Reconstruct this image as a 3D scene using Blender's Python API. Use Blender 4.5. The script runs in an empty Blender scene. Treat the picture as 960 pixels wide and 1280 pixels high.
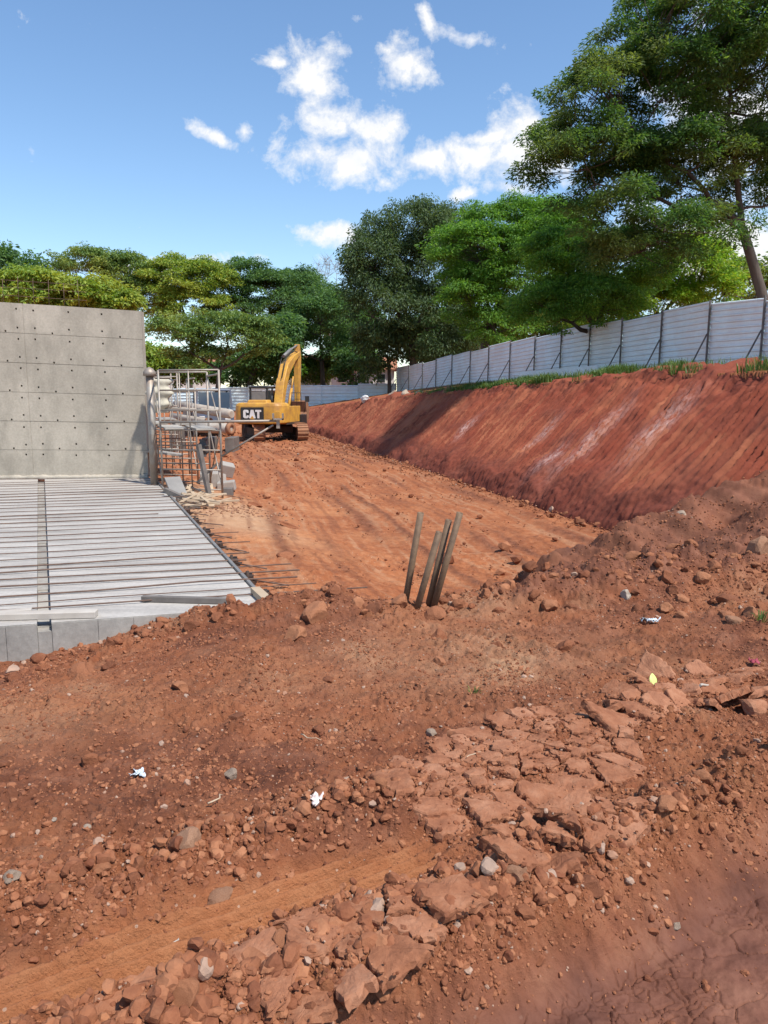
import bpy, math, random
import numpy as np
from mathutils import Vector, Matrix

random.seed(7)
rng = np.random.default_rng(11)
scene = bpy.context.scene
col = scene.collection
R = math.radians
CAM_H, PITCH, FPX = 2.25, R(8.57), 962.0

# ------------------------------------------------------------------ helpers
def lin(r, g, b):
    f = lambda c: (c/255/12.92) if c/255 <= .04045 else ((c/255+.055)/1.055)**2.4
    return (f(r), f(g), f(b), 1)

def ray(px, py):
    a = (px-480)/FPX; b = (640-py)/FPX
    return (a, math.cos(PITCH)+b*math.sin(PITCH), -math.sin(PITCH)+b*math.cos(PITCH))
def at_z(px, py, z):
    d = ray(px, py); t = (z-CAM_H)/d[2]; return Vector((d[0]*t, d[1]*t, z))
def at_y(px, py, y):
    d = ray(px, py); t = y/d[1]; return Vector((d[0]*t, y, CAM_H+d[2]*t))

def tag(o, label=None, cat=None, group=None, kind=None):
    if label: o['label'] = label
    if cat: o['category'] = cat
    if group: o['group'] = group
    if kind or cat: o['kind'] = kind or 'thing'
    return o
def link(o, parent=None):
    col.objects.link(o)
    if parent is not None: o.parent = parent
    return o
def empty(name, loc=(0, 0, 0), rz=0.0):
    o = bpy.data.objects.new(name, None); link(o)
    o.location = loc; o.rotation_euler = (0, 0, rz); o.empty_display_size = .2
    return o
def copy_tree(o, parent=None):
    c = o.copy(); link(c, parent)
    for ch in list(o.children): copy_tree(ch, c)
    return c

def np_mesh(name, V, faces, mat=None, smooth=False):
    """faces: list of int arrays (n,k)"""
    me = bpy.data.meshes.new(name)
    V = np.ascontiguousarray(V, dtype=np.float32)
    me.vertices.add(len(V)); me.vertices.foreach_set('co', V.ravel())
    tot = sum(f.shape[0]*f.shape[1] for f in faces); nf = sum(f.shape[0] for f in faces)
    me.loops.add(tot); me.polygons.add(nf)
    me.loops.foreach_set('vertex_index', np.concatenate([f.ravel() for f in faces]).astype(np.int32))
    st = []; o = 0
    for f in faces:
        n, k = f.shape; st.append(o+np.arange(n)*k); o += n*k
    me.polygons.foreach_set('loop_start', np.concatenate(st).astype(np.int32))
    me.polygons.foreach_set('use_smooth', np.full(nf, smooth))
    me.update(calc_edges=True); me.validate()
    if mat: me.materials.append(mat)
    return me
def np_obj(name, V, faces, mat, parent=None, smooth=False):
    return link(bpy.data.objects.new(name, np_mesh(name, V, faces, mat, smooth)), parent)

class MB:
    def __init__(s): s.v = []; s.f = []; s.sm = []
    def add(s, vs, fs, smooth=False):
        o = len(s.v); s.v += [tuple(v) for v in vs]
        for f in fs: s.f.append(tuple(i+o for i in f)); s.sm.append(smooth)
        return s
    def box(s, c, size, rz=0, M=None, taper=1.0):
        hx, hy, hz = size[0]/2, size[1]/2, size[2]/2
        vs = []
        for z in (-hz, hz):
            k = taper if z > 0 else 1
            for x, y in ((-hx, -hy), (hx, -hy), (hx, hy), (-hx, hy)): vs.append(Vector((x*k, y*k, z)))
        if M is None: M = Matrix.Rotation(rz, 3, 'Z')
        vs = [M @ v + Vector(c) for v in vs]
        return s.add(vs, [(0, 3, 2, 1), (4, 5, 6, 7), (0, 1, 5, 4), (1, 2, 6, 5), (2, 3, 7, 6), (3, 0, 4, 7)])
    def bar(s, p, q, w, h, up=(0, 0, 1)):
        p, q = Vector(p), Vector(q); d = (q-p).normalized(); u = Vector(up)
        if abs(d.dot(u)) > .98: u = Vector((0, 1, 0))
        a = d.cross(u).normalized()*w/2; b = a.cross(d).normalized()*h/2
        vs = [p-a-b, p+a-b, p+a+b, p-a+b, q-a-b, q+a-b, q+a+b, q-a+b]
        return s.add(vs, [(0, 1, 2, 3), (7, 6, 5, 4), (4, 5, 1, 0), (5, 6, 2, 1), (6, 7, 3, 2), (7, 4, 0, 3)])
    def tube(s, pts, rs, n=8, caps=True, smooth=True):
        pts = [Vector(p) for p in pts]
        if not hasattr(rs, '__len__'): rs = [rs]*len(pts)
        vs = []; fs = []; a = None
        for i, p in enumerate(pts):
            d = (pts[min(i+1, len(pts)-1)]-pts[max(i-1, 0)]).normalized()
            if a is None:
                a = d.orthogonal().normalized()
            else:
                a = (a-d*a.dot(d)); a = a.normalized() if a.length > 1e-6 else d.orthogonal().normalized()
            b = d.cross(a)
            for k in range(n):
                t = 2*math.pi*k/n
                vs.append(p+(a*math.cos(t)+b*math.sin(t))*rs[i])
        for i in range(len(pts)-1):
            for k in range(n):
                k2 = (k+1) % n
                fs.append((i*n+k, i*n+k2, (i+1)*n+k2, (i+1)*n+k))
        s.add(vs, fs, smooth)
        if caps:
            o = len(s.v)-len(vs)
            s.f.append(tuple(o+k for k in reversed(range(n)))); s.sm.append(False)
            s.f.append(tuple(o+(len(pts)-1)*n+k for k in range(n))); s.sm.append(False)
        return s
    def pipe(s, p, q, r, ri, n=12):
        """hollow straight tube"""
        p, q = Vector(p), Vector(q); d = (q-p).normalized(); a = d.orthogonal().normalized(); b = d.cross(a)
        vs = []
        for c in (p, q):
            for rr in (r, ri):
                for k in range(n):
                    t = 2*math.pi*k/n; vs.append(c+(a*math.cos(t)+b*math.sin(t))*rr)
        fs = []
        for k in range(n):
            j = (k+1) % n
            fs.append((k, j, 2*n+j, 2*n+k)); fs.append((n+j, n+k, 3*n+k, 3*n+j))
            fs.append((2*n+k, 2*n+j, 3*n+j, 3*n+k)); fs.append((j, k, n+k, n+j))
        return s.add(vs, fs, True)
    def prism(s, poly, h0, h1, M=None):
        """poly in xy, extruded z h0..h1, transformed by 4x4 M"""
        n = len(poly); vs = [Vector((x, y, h0)) for x, y in poly]+[Vector((x, y, h1)) for x, y in poly]
        if M is not None: vs = [M @ v for v in vs]
        fs = [tuple(reversed(range(n))), tuple(range(n, 2*n))]+[(i, (i+1) % n, n+(i+1) % n, n+i) for i in range(n)]
        return s.add(vs, fs)
    def build(s, name, mat, parent=None, bevel=0):
        me = bpy.data.meshes.new(name); me.from_pydata(s.v, [], s.f)
        me.polygons.foreach_set('use_smooth', s.sm); me.update()
        if mat: me.materials.append(mat)
        o = link(bpy.data.objects.new(name, me), parent)
        if bevel:
            m = o.modifiers.new('bevel', 'BEVEL'); m.width = bevel; m.segments = 2; m.limit_method = 'ANGLE'; m.angle_limit = R(35)
        return o

# ------------------------------------------------------------------ noise (numpy)
def _h(ix, iy, seed):
    n = (ix.astype(np.int64)*374761393+iy.astype(np.int64)*668265263+seed*2147483) & 0xFFFFFFFF
    n = ((n ^ (n >> 13))*1274126177) & 0xFFFFFFFF
    return ((n ^ (n >> 16)) & 0xFFFFFF).astype(np.float64)/0xFFFFFF
def vnoise(x, y, seed=0):
    ix = np.floor(x); iy = np.floor(y); fx = x-ix; fy = y-iy
    ang = lambda a, b: _h(a, b, seed)*2*math.pi
    u = fx*fx*fx*(fx*(fx*6-15)+10); v = fy*fy*fy*(fy*(fy*6-15)+10)
    def g(a, b, dx, dy):
        t = ang(ix+a, iy+b); return np.cos(t)*dx+np.sin(t)*dy
    n0 = g(0, 0, fx, fy)*(1-u)+g(1, 0, fx-1, fy)*u
    n1 = g(0, 1, fx, fy-1)*(1-u)+g(1, 1, fx-1, fy-1)*u
    return (n0*(1-v)+n1*v)*1.5
def fbm(x, y, sc, octv=4, seed=0, gain=.5):
    t = 0; a = 1; s = 0
    for o in range(octv):
        t = t+a*vnoise(x/sc*2**o, y/sc*2**o, seed+o*17); s += a; a *= gain
    return t/s
def worley(x, y, seed=0, edge=False):
    ix = np.floor(x); iy = np.floor(y)
    f1 = np.full(x.shape, 9.); f2 = np.full(x.shape, 9.); cid = np.zeros(x.shape)
    for a in (-1, 0, 1):
        for b in (-1, 0, 1):
            cx = ix+a; cy = iy+b
            px = cx+.1+.8*_h(cx, cy, seed+1); py = cy+.1+.8*_h(cx, cy, seed+2)
            d = np.hypot(px-x, py-y)
            nearer = d < f1
            f2 = np.where(nearer, f1, np.minimum(f2, d))
            cid = np.where(nearer, _h(cx, cy, seed+3), cid)
            f1 = np.where(nearer, d, f1)
    return f1, f2, cid
def sst(a, b, x):
    t = np.clip((x-a)/(b-a), 0, 1); return t*t*(3-2*t)

# ------------------------------------------------------------------ materials
MATS = {}
def nodes_of(name):
    m = bpy.data.materials.new(name); m.use_nodes = True
    nt = m.node_tree; p = nt.nodes['Principled BSDF']; MATS[name] = m
    return m, nt, p
def N(nt, t, **kw):
    n = nt.nodes.new(t)
    for k, v in kw.items(): setattr(n, k, v)
    return n
def ramp(nt, fac, stops):
    n = N(nt, 'ShaderNodeValToRGB'); e = n.color_ramp.elements
    while len(e) < len(stops): e.new(.5)
    for el, (p, c) in zip(e, stops): el.position = p; el.color = c if len(c) == 4 else (*c, 1)
    nt.links.new(fac, n.inputs[0]); return n.outputs[0]
def noise(nt, vec, sc, det=5, rough=.6, dist=0):
    n = N(nt, 'ShaderNodeTexNoise'); n.inputs['Scale'].default_value = sc; n.inputs['Detail'].default_value = det
    n.inputs['Roughness'].default_value = rough; n.inputs['Distortion'].default_value = dist
    if vec is not None: nt.links.new(vec, n.inputs['Vector'])
    return n.outputs['Fac']
def mix(nt, fac, a, b, mode='MIX'):
    n = N(nt, 'ShaderNodeMix', data_type='RGBA', blend_type=mode)
    for s, v in ((n.inputs[0], fac), (n.inputs[6], a), (n.inputs[7], b)):
        if isinstance(v, (int, float)): s.default_value = v
        elif isinstance(v, tuple): s.default_value = v if len(v) == 4 else (*v, 1)
        else: nt.links.new(v, s)
    return n.outputs[2]
def math_n(nt, op, a, b=None, c=None):
    n = N(nt, 'ShaderNodeMath', operation=op)
    for i, v in enumerate((a, b, c)):
        if v is None: continue
        if isinstance(v, (int, float)): n.inputs[i].default_value = v
        else: nt.links.new(v, n.inputs[i])
    return n.outputs[0]
def bump(nt, p, h, strength, dist):
    b = N(nt, 'ShaderNodeBump'); b.inputs['Strength'].default_value = strength; b.inputs['Distance'].default_value = dist
    nt.links.new(h, b.inputs['Height']); nt.links.new(b.outputs[0], p.inputs['Normal'])
def mottled(name, c1, c2, sc=3, rough=.8, metal=0, bstr=.3, bdist=.005, bsc=None, dirt=None, dirt_amt=.5, dirt_sc=2, stretch=None, island=0):
    m, nt, p = nodes_of(name)
    tc = N(nt, 'ShaderNodeTexCoord'); vec = tc.outputs['Object']
    if stretch:
        mp = N(nt, 'ShaderNodeMapping'); mp.inputs['Scale'].default_value = stretch
        nt.links.new(vec, mp.inputs[0]); vec = mp.outputs[0]
    c = ramp(nt, noise(nt, vec, sc), [(.3, c1), (.7, c2)])
    if dirt:
        f = ramp(nt, noise(nt, vec, dirt_sc, 7, .7), [(.5-dirt_amt*.25, (1, 1, 1)), (.5+.12, (0, 0, 0))])
        f = math_n(nt, 'MULTIPLY', f, dirt_amt)
        c = mix(nt, f, c, dirt)
    if island:
        g = N(nt, 'ShaderNodeNewGeometry')
        hsv = N(nt, 'ShaderNodeHueSaturation')
        nt.links.new(math_n(nt, 'MULTIPLY_ADD', g.outputs['Random Per Island'], island, 1-island/2), hsv.inputs['Value'])
        nt.links.new(c, hsv.inputs['Color']); c = hsv.outputs[0]
    nt.links.new(c, p.inputs['Base Color'])
    p.inputs['Roughness'].default_value = rough; p.inputs['Metallic'].default_value = metal
    if bstr: bump(nt, p, noise(nt, vec, bsc or sc*6, 6, .65), bstr, bdist)
    return m
def leaf_mat(name, c1, c2, c3, trans=.35, sc=.35, yl=None):
    m, nt, p = nodes_of(name)
    g = N(nt, 'ShaderNodeNewGeometry'); tc = N(nt, 'ShaderNodeTexCoord')
    base = ramp(nt, g.outputs['Random Per Island'], [(0, c1), (.6, c2), (1, c3)])
    if yl:
        f = ramp(nt, noise(nt, tc.outputs['Object'], sc, 3), [(.5, (0, 0, 0)), (.68, (1, 1, 1))])
        base = mix(nt, math_n(nt, 'MULTIPLY', f, .8), base, yl)
    nt.links.new(base, p.inputs['Base Color']); p.inputs['Roughness'].default_value = .5
    p.inputs['Specular IOR Level'].default_value = .35
    t = N(nt, 'ShaderNodeBsdfTranslucent')
    nt.links.new(mix(nt, 1.0, base, (1.5, 1.35, .6, 1), 'MULTIPLY'), t.inputs[0])
    ms = N(nt, 'ShaderNodeMixShader'); ms.inputs[0].default_value = trans
    nt.links.new(p.outputs[0], ms.inputs[1]); nt.links.new(t.outputs[0], ms.inputs[2])
    nt.links.new(ms.outputs[0], nt.nodes['Material Output'].inputs[0])
    return m

def dirt_mat():
    m, nt, p = nodes_of('laterite_soil')
    tc = N(nt, 'ShaderNodeTexCoord'); v = tc.outputs['Object']
    at = N(nt, 'ShaderNodeAttribute', attribute_name='soil'); sep = N(nt, 'ShaderNodeSeparateColor'); nt.links.new(at.outputs['Color'], sep.inputs[0])
    c = ramp(nt, noise(nt, v, .9, 8, .62, .4), [(.28, (.24, .072, .027)), (.5, (.41, .145, .056)), (.72, (.52, .235, .105))])
    c2 = ramp(nt, noise(nt, v, 9, 8, .7), [(.3, (.16, .045, .02)), (.48, (.38, .132, .053)), (.7, (.58, .28, .14))])
    c = mix(nt, .55, c, c2); c = mix(nt, 1.0, c, (.86, .81, .79, 1), 'MULTIPLY')
    # yellow sand
    c = mix(nt, math_n(nt, 'MULTIPLY', sep.outputs[1], .85), c, ramp(nt, noise(nt, v, 5, 6), [(.3, (.42, .155, .06)), (.7, (.58, .275, .125))]))
    # dusty pale
    c = mix(nt, math_n(nt, 'MULTIPLY', sep.outputs[2], .75), c, ramp(nt, noise(nt, v, 7, 7, .7), [(.3, (.40, .225, .12)), (.7, (.56, .375, .23))]))
    # damp mud, and the shade put into the foreground colour
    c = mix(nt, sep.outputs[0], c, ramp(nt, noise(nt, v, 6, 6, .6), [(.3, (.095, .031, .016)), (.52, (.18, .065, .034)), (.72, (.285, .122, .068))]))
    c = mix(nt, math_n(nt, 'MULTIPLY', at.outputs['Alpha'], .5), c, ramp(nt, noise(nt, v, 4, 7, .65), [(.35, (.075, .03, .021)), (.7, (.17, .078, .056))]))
    # pale grit
    vo = N(nt, 'ShaderNodeTexVoronoi'); vo.inputs['Scale'].default_value = 42; nt.links.new(v, vo.inputs['Vector'])
    sp = math_n(nt, 'MULTIPLY', math_n(nt, 'LESS_THAN', vo.outputs['Distance'], .22), math_n(nt, 'GREATER_THAN', noise(nt, v, 3.2, 3), .53))
    hid = N(nt, 'ShaderNodeSeparateColor'); nt.links.new(vo.outputs['Color'], hid.inputs[0])
    sp = math_n(nt, 'MULTIPLY', sp, math_n(nt, 'GREATER_THAN', hid.outputs[0], .72))
    sp = math_n(nt, 'MULTIPLY', sp, math_n(nt, 'SUBTRACT', 1.0, sep.outputs[0]))
    c = mix(nt, math_n(nt, 'MULTIPLY', sp, .6), c, (.56, .42, .32, 1))
    nt.links.new(c, p.inputs['Base Color'])
    nt.links.new(math_n(nt, 'MULTIPLY_ADD', at.outputs['Alpha'], -.14, .96), p.inputs['Roughness'])
    p.inputs['Specular IOR Level'].default_value = .25
    hgt = math_n(nt, 'ADD', noise(nt, v, 22, 8, .72), math_n(nt, 'MULTIPLY', noise(nt, v, 90, 4, .6), .35))
    b = N(nt, 'ShaderNodeBump'); b.inputs['Distance'].default_value = .024
    nt.links.new(math_n(nt, 'MULTIPLY_ADD', at.outputs['Alpha'], -.75, 1.0), b.inputs['Strength'])
    nt.links.new(hgt, b.inputs['Height']); nt.links.new(b.outputs[0], p.inputs['Normal'])
    return m
def bank_mat():
    m, nt, p = nodes_of('cut_bank_soil')
    uv = N(nt, 'ShaderNodeUVMap', uv_map='UVMap')
    mp = N(nt, 'ShaderNodeMapping'); mp.inputs['Scale'].default_value = (3.6, .9, 1); nt.links.new(uv.outputs[0], mp.inputs[0])
    tc = N(nt, 'ShaderNodeTexCoord'); v = tc.outputs['Object']
    at = N(nt, 'ShaderNodeAttribute', attribute_name='soil'); sep = N(nt, 'ShaderNodeSeparateColor'); nt.links.new(at.outputs['Color'], sep.inputs[0])
    c = ramp(nt, noise(nt, mp.outputs[0], 1.3, 7, .65), [(.28, (.075, .016, .011)), (.44, (.17, .037, .021)), (.57, (.255, .07, .036)), (.72, (.43, .175, .10))])
    c2 = ramp(nt, noise(nt, v, .55, 6, .6, .5), [(.3, (.18, .033, .020)), (.5, (.26, .065, .034)), (.72, (.34, .115, .058))])
    c = mix(nt, .65, c, c2)
    c = mix(nt, math_n(nt, 'MULTIPLY', sep.outputs[0], .8), c, ramp(nt, noise(nt, v, 8, 8, .7), [(.3, (.11, .028, .018)), (.7, (.20, .055, .033))]))
    wf = math_n(nt, 'MULTIPLY', sep.outputs[2], ramp(nt, noise(nt, mp.outputs[0], 4.0, 9, .8), [(.42, (0, 0, 0)), (.6, (1, 1, 1))]))
    c = mix(nt, math_n(nt, 'MULTIPLY', wf, .7), c, (.58, .42, .38, 1))
    c = mix(nt, math_n(nt, 'MULTIPLY', sep.outputs[1], .6), c, (.42, .16, .08, 1))
    nt.links.new(c, p.inputs['Base Color']); p.inputs['Roughness'].default_value = .95; p.inputs['Specular IOR Level'].default_value = .2
    h = math_n(nt, 'ADD', math_n(nt, 'MULTIPLY', noise(nt, mp.outputs[0], 4, 6, .7), .8), noise(nt, v, 14, 8, .7))
    bump(nt, p, h, 1.0, .016)
    return m
def clod_mat(name, pale=.95, cols=((.12, .038, .02), (.25, .086, .04), (.40, .175, .088)), palec=(.46, .36, .28)):
    m, nt, p = nodes_of(name); pp = min(pale, .99)
    g = N(nt, 'ShaderNodeNewGeometry'); oi = N(nt, 'ShaderNodeObjectInfo'); tc = N(nt, 'ShaderNodeTexCoord')
    rnd = math_n(nt, 'FRACT', math_n(nt, 'ADD', g.outputs['Random Per Island'], oi.outputs['Random']))
    c = ramp(nt, rnd, [(0, cols[0]), (.5, cols[1]), (pp-.01, cols[2]), (pp, palec if pale < 1 else cols[2])])
    c = mix(nt, .45, c, ramp(nt, noise(nt, tc.outputs['Object'], 14, 6, .65), [(.3, cols[0]), (.7, cols[2])]))
    nt.links.new(c, p.inputs['Base Color']); p.inputs['Roughness'].default_value = .95; p.inputs['Specular IOR Level'].default_value = .2
    bump(nt, p, noise(nt, tc.outputs['Object'], 40, 6, .7), .7, .007)
    return m
def concrete_mat(name, c1, c2, stain, stain_amt, stretch=None, sc=1.2):
    m, nt, p = nodes_of(name)
    tc = N(nt, 'ShaderNodeTexCoord'); v = tc.outputs['Object']
    mp = N(nt, 'ShaderNodeMapping'); mp.inputs['Scale'].default_value = stretch or (1, 1, 1); nt.links.new(v, mp.inputs[0])
    c = ramp(nt, noise(nt, v, sc, 8, .6), [(.3, c1), (.7, c2)])
    f = ramp(nt, noise(nt, mp.outputs[0], 1.6, 9, .68), [(.42, (0, 0, 0)), (.68, (1, 1, 1))])
    c = mix(nt, math_n(nt, 'MULTIPLY', f, stain_amt), c, stain)
    f2 = ramp(nt, noise(nt, v, 26, 5, .7), [(.3, (.8, .8, .8)), (.7, (1.12, 1.12, 1.12))])
    c = mix(nt, .8, c, f2, 'MULTIPLY')
    nt.links.new(c, p.inputs['Base Color']); p.inputs['Roughness'].default_value = .8
    bump(nt, p, noise(nt, v, 40, 6, .7), .35, .006)
    return m

M_DIRT = dirt_mat(); M_BANK = bank_mat(); M_CLOD = clod_mat('soil_clod_mat', .972)
def plate_mat():
    m, nt, p = nodes_of('dried_mud'); tc = N(nt, 'ShaderNodeTexCoord'); oi = N(nt, 'ShaderNodeObjectInfo')
    g = N(nt, 'ShaderNodeNewGeometry')
    c = ramp(nt, noise(nt, g.outputs['Position'], 11, 9, .68), [(.3, (.19, .068, .033)), (.5, (.33, .135, .068)), (.72, (.47, .235, .135))])
    c = mix(nt, .35, c, ramp(nt, oi.outputs['Random'], [(0, (.20, .078, .042)), (.6, (.31, .13, .072)), (1, (.38, .19, .118))]))
    nt.links.new(c, p.inputs['Base Color']); p.inputs['Roughness'].default_value = .95; p.inputs['Specular IOR Level'].default_value = .2
    bump(nt, p, noise(nt, g.outputs['Position'], 30, 9, .72), 1.0, .010)
    return m
M_PLATE = plate_mat()
M_PALE = clod_mat('pale_stone', 2.0, ((.20, .11, .07), (.34, .25, .18), (.47, .40, .32)))
M_OCHRE = clod_mat('ochre_stone', 2.0, ((.20, .085, .045), (.32, .165, .095), (.44, .265, .17)))
M_WALL = concrete_mat('wall_concrete', (.36, .315, .25), (.49, .43, .345), (.21, .185, .145), .7, (1, 1, .45), .8)
M_SLAB = concrete_mat('slab_concrete', (.38, .345, .305), (.50, .46, .41), (.25, .225, .20), .7, (.35, 3.5, 1), 1.0)
M_SLABEDGE = concrete_mat('slab_edge_concrete', (.31, .285, .25), (.42, .39, .345), (.12, .11, .10), .6, (1, 1, .6), 2.5)
M_RUBBLE = concrete_mat('rubble_concrete', (.30, .28, .25), (.42, .39, .35), (.24, .17, .12), .6)
M_REBAR = mottled('rusty_rebar', (.11, .065, .05), (.2, .125, .09), 8, .75, .35, .4, .002, 60)
M_GALV = mottled('galvanised_tube', (.25, .235, .205), (.38, .36, .32), 4, .55, .4, .1, .002, dirt=(.30, .17, .10), dirt_amt=.5, dirt_sc=3)
M_WOOD = mottled('site_timber', (.38, .27, .17), (.55, .43, .30), 2, .85, 0, .4, .004, 12, stretch=(1, 1, 6), island=.4)
M_WOODGREY = mottled('weathered_timber', (.36, .31, .26), (.5, .45, .39), 3, .9, 0, .4, .004, 14)
M_WOODDARK = mottled('wet_timber', (.10, .085, .075), (.19, .165, .145), 4, .8, 0, .4, .004, 14)
M_PLY = mottled('worn_plywood', (.30, .275, .24), (.42, .385, .335), 2, .85, 0, .2, .003)
M_PIPE = mottled('muddy_pipe', (.12, .07, .038), (.24, .15, .085), 5, .7, .1, .5, .004, 30, dirt=(.055, .035, .025), dirt_amt=.6, dirt_sc=9)
M_YEL = mottled('machine_yellow', (.58, .30, .035), (.68, .37, .05), 2, .5, 0, .1, .003, 8, dirt=(.30, .135, .055), dirt_amt=.85, dirt_sc=2.2)
M_BLK = mottled('machine_black', (.014, .014, .015), (.03, .028, .027), 3, .55, 0, .1, .002)
M_TRACK = mottled('track_steel', (.19, .10, .06), (.34, .17, .09), 5, .8, .2, .5, .006, dirt=(.40, .17, .08), dirt_amt=.7, dirt_sc=3)
M_UNDER = mottled('undercarriage_steel', (.04, .028, .022), (.10, .055, .035), 4, .8, .2, .4, .006)
M_CHROME = mottled('hydraulic_rod', (.5, .5, .5), (.6, .6, .6), 3, .25, .9, 0)
M_GREYM = mottled('grey_steel', (.17, .16, .15), (.25, .235, .215), 3, .6, .2, .1)
M_WHITE = mottled('decal_white', (.72, .72, .70), (.8, .8, .78), 4, .6, 0, 0, dirt=(.45, .3, .2), dirt_amt=.3, dirt_sc=3)
M_FENCE = mottled('fence_sheet', (.72, .86, .93), (.80, .91, .96), .7, .5, .15, .1, .004, 3, dirt=(.62, .60, .60), dirt_amt=.4, dirt_sc=.9)
M_POST = mottled('fence_post_steel', (.10, .095, .09), (.18, .16, .15), 5, .7, .2, .2)
M_TARP = mottled('beige_tarp', (.40, .36, .28), (.54, .49, .39), 3, .9, 0, .6, .02, 7)
M_DCLOTH = mottled('dark_cloth', (.05, .048, .05), (.10, .095, .095), 4, .95, 0, .6, .02, 9)
M_PLASTICW = mottled('scrap_plastic', (.62, .48, .44), (.8, .72, .68), 12, .5, 0, .4, .01)
M_PLASTICB = mottled('pale_blue_plastic', (.55, .63, .68), (.72, .77, .8), 12, .5, 0, .4, .01)
M_BAG = mottled('white_bag', (.62, .62, .6), (.75, .74, .72), 5, .7, 0, .5, .02)
M_LIME = mottled('lime_leaf', (.50, .55, .14), (.62, .66, .24), 20, .5, 0, .2, .002)
M_BARK = mottled('bark', (.055, .043, .034), (.12, .095, .075), 3, .95, 0, .8, .03, 9, stretch=(1, 1, .25))
M_BARKP = mottled('pale_bark', (.20, .175, .15), (.30, .27, .235), 3, .95, 0, .6, .02, 9, stretch=(1, 1, .25))
M_HOUSEW = mottled('house_render', (.56, .52, .52), (.66, .62, .56), .6, .9, 0, .1)
M_HOUSET = mottled('house_tan', (.50, .38, .28), (.58, .46, .35), .6, .9, 0, .1)
M_ROOF = mottled('clay_tile', (.30, .12, .07), (.42, .19, .11), 3, .9, 0, .5, .02, 8)
M_BLDG = mottled('building_render', (.42, .40, .37), (.5, .48, .45), .5, .9, 0, .1)
M_PIPEC = mottled('concrete_pipe', (.34, .30, .25), (.48, .43, .36), 2, .8, 0, .2, .004, dirt=(.30, .19, .12), dirt_amt=.7)
def glass_mat(name, c, rough=.08):
    m, nt, p = nodes_of(name); p.inputs['Base Color'].default_value = (*c, 1); p.inputs['Roughness'].default_value = rough
    p.inputs['Specular IOR Level'].default_value = .8; return m
M_GLASS = glass_mat('dark_glass', (.035, .042, .045)); M_GLASSB = glass_mat('blue_glass', (.05, .085, .13))
M_TRUCK = mottled('truck_blue', (.06, .09, .15), (.09, .13, .2), 2, .5, 0, .1, dirt=(.2, .14, .1), dirt_amt=.4)
M_GRASS = leaf_mat('grass_blades', (.05, .10, .02), (.09, .17, .035), (.17, .22, .06), .3)
L_DARK = leaf_mat('leaf_dark_green', (0.053, 0.122, 0.047), (0.100, 0.205, 0.070), (0.187, 0.317, 0.104), .5)
L_BLUE = leaf_mat('leaf_grey_green', (.045, .085, .035), (.085, .145, .055), (.15, .215, .09), .45)
L_MID = leaf_mat('leaf_mid_green', (0.068, 0.167, 0.031), (0.127, 0.293, 0.043), (0.226, 0.409, 0.078), .52)
L_BIG = leaf_mat('leaf_feathery', (0.036, 0.102, 0.030), (0.072, 0.174, 0.046), (0.168, 0.282, 0.072), .5, .25, (0.204, 0.240, 0.078))
L_LIME = leaf_mat('leaf_lime', (0.118, 0.253, 0.029), (0.234, 0.428, 0.049), (0.390, 0.450, 0.078), .5)
L_YEL = leaf_mat('leaf_yellow_green', (0.118, 0.211, 0.034), (0.234, 0.350, 0.047), (0.421, 0.450, 0.083), .4, .3, (0.450, 0.450, 0.083))
L_OLIVE = leaf_mat('leaf_olive', (0.070, 0.140, 0.042), (0.140, 0.234, 0.060), (0.281, 0.374, 0.094), .38, .25, (0.398, 0.421, 0.083))

# ------------------------------------------------------------------ terrain
LD, LN = (-.237, .9715), (.9715, .237)          # direction of the excavated lane and its right-hand normal
BASE_LAT = 6.69
HS = ([-60, 4.5, 7.5, 9, 16, 20, 26, 30, 34, 38, 42, 46, 50, 60, 66, 300], [.5, .6, 1.9, 2.66, 2.72, 2.6, 2.44, 2.34, 2.25, 2.12, 1.91, 1.68, 1.5, 1.3, 1.2, 1.2])
FENCE_LAT = 16.0
def plateau_z(s): return np.interp(s, [-60, 3, 9, 19, 30, 45, 62, 75, 300], [.6, .7, 2.9, 3.15, 3.13, 3.0, 2.56, 2.0, 1.2])
SLAB_R0, SLAB_R1 = np.array([-.98, 6.27]), np.array([-5.03, 16.62])
_sd = (SLAB_R1-SLAB_R0)/np.linalg.norm(SLAB_R1-SLAB_R0); _sn = np.array([_sd[1], -_sd[0]])
TE, TN = (.85, .527), (-.527, .85)               # direction of the wheel tracks in the foreground

def ycrest(x):
    return np.interp(x, [-6, -3, -1, .2, 1.0, 1.8, 2.6, 4, 6], [5.2, 5.55, 6.0, 6.05, 6.35, 6.6, 6.8, 7.2, 7.6])
def lane_z(x, y):
    s = x*LD[0]+y*LD[1]; l = x*LN[0]+y*LN[1]
    z = 1.05*sst(46, 62, y)
    dr = (x-SLAB_R0[0])*_sn[0]+(y-SLAB_R0[1])*_sn[1]
    z = z+.40*(1-sst(.15, 3.0, dr))*(1-sst(20, 30, y))
    H = np.interp(s, *HS)
    up = np.clip((l-BASE_LAT-.3)/(1.1*H+.01), 0, 1)
    crest = BASE_LAT+1.1*H
    t = np.clip((l-crest)/(FENCE_LAT-crest), 0, 1)
    z = z*(1-up)+H*up
    z = np.where(l > crest, H+(plateau_z(s)-H)*t, z)
    return z, s, l
def fore_z(x, y):
    z = .66-.018*y
    z = z-.36*sst(-.7, -3.0, x)*sst(3.3, 5.7, y)
    z = z+.10*sst(1.2, 3.0, x)*sst(3.6, 6.5, y)
    return z
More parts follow.
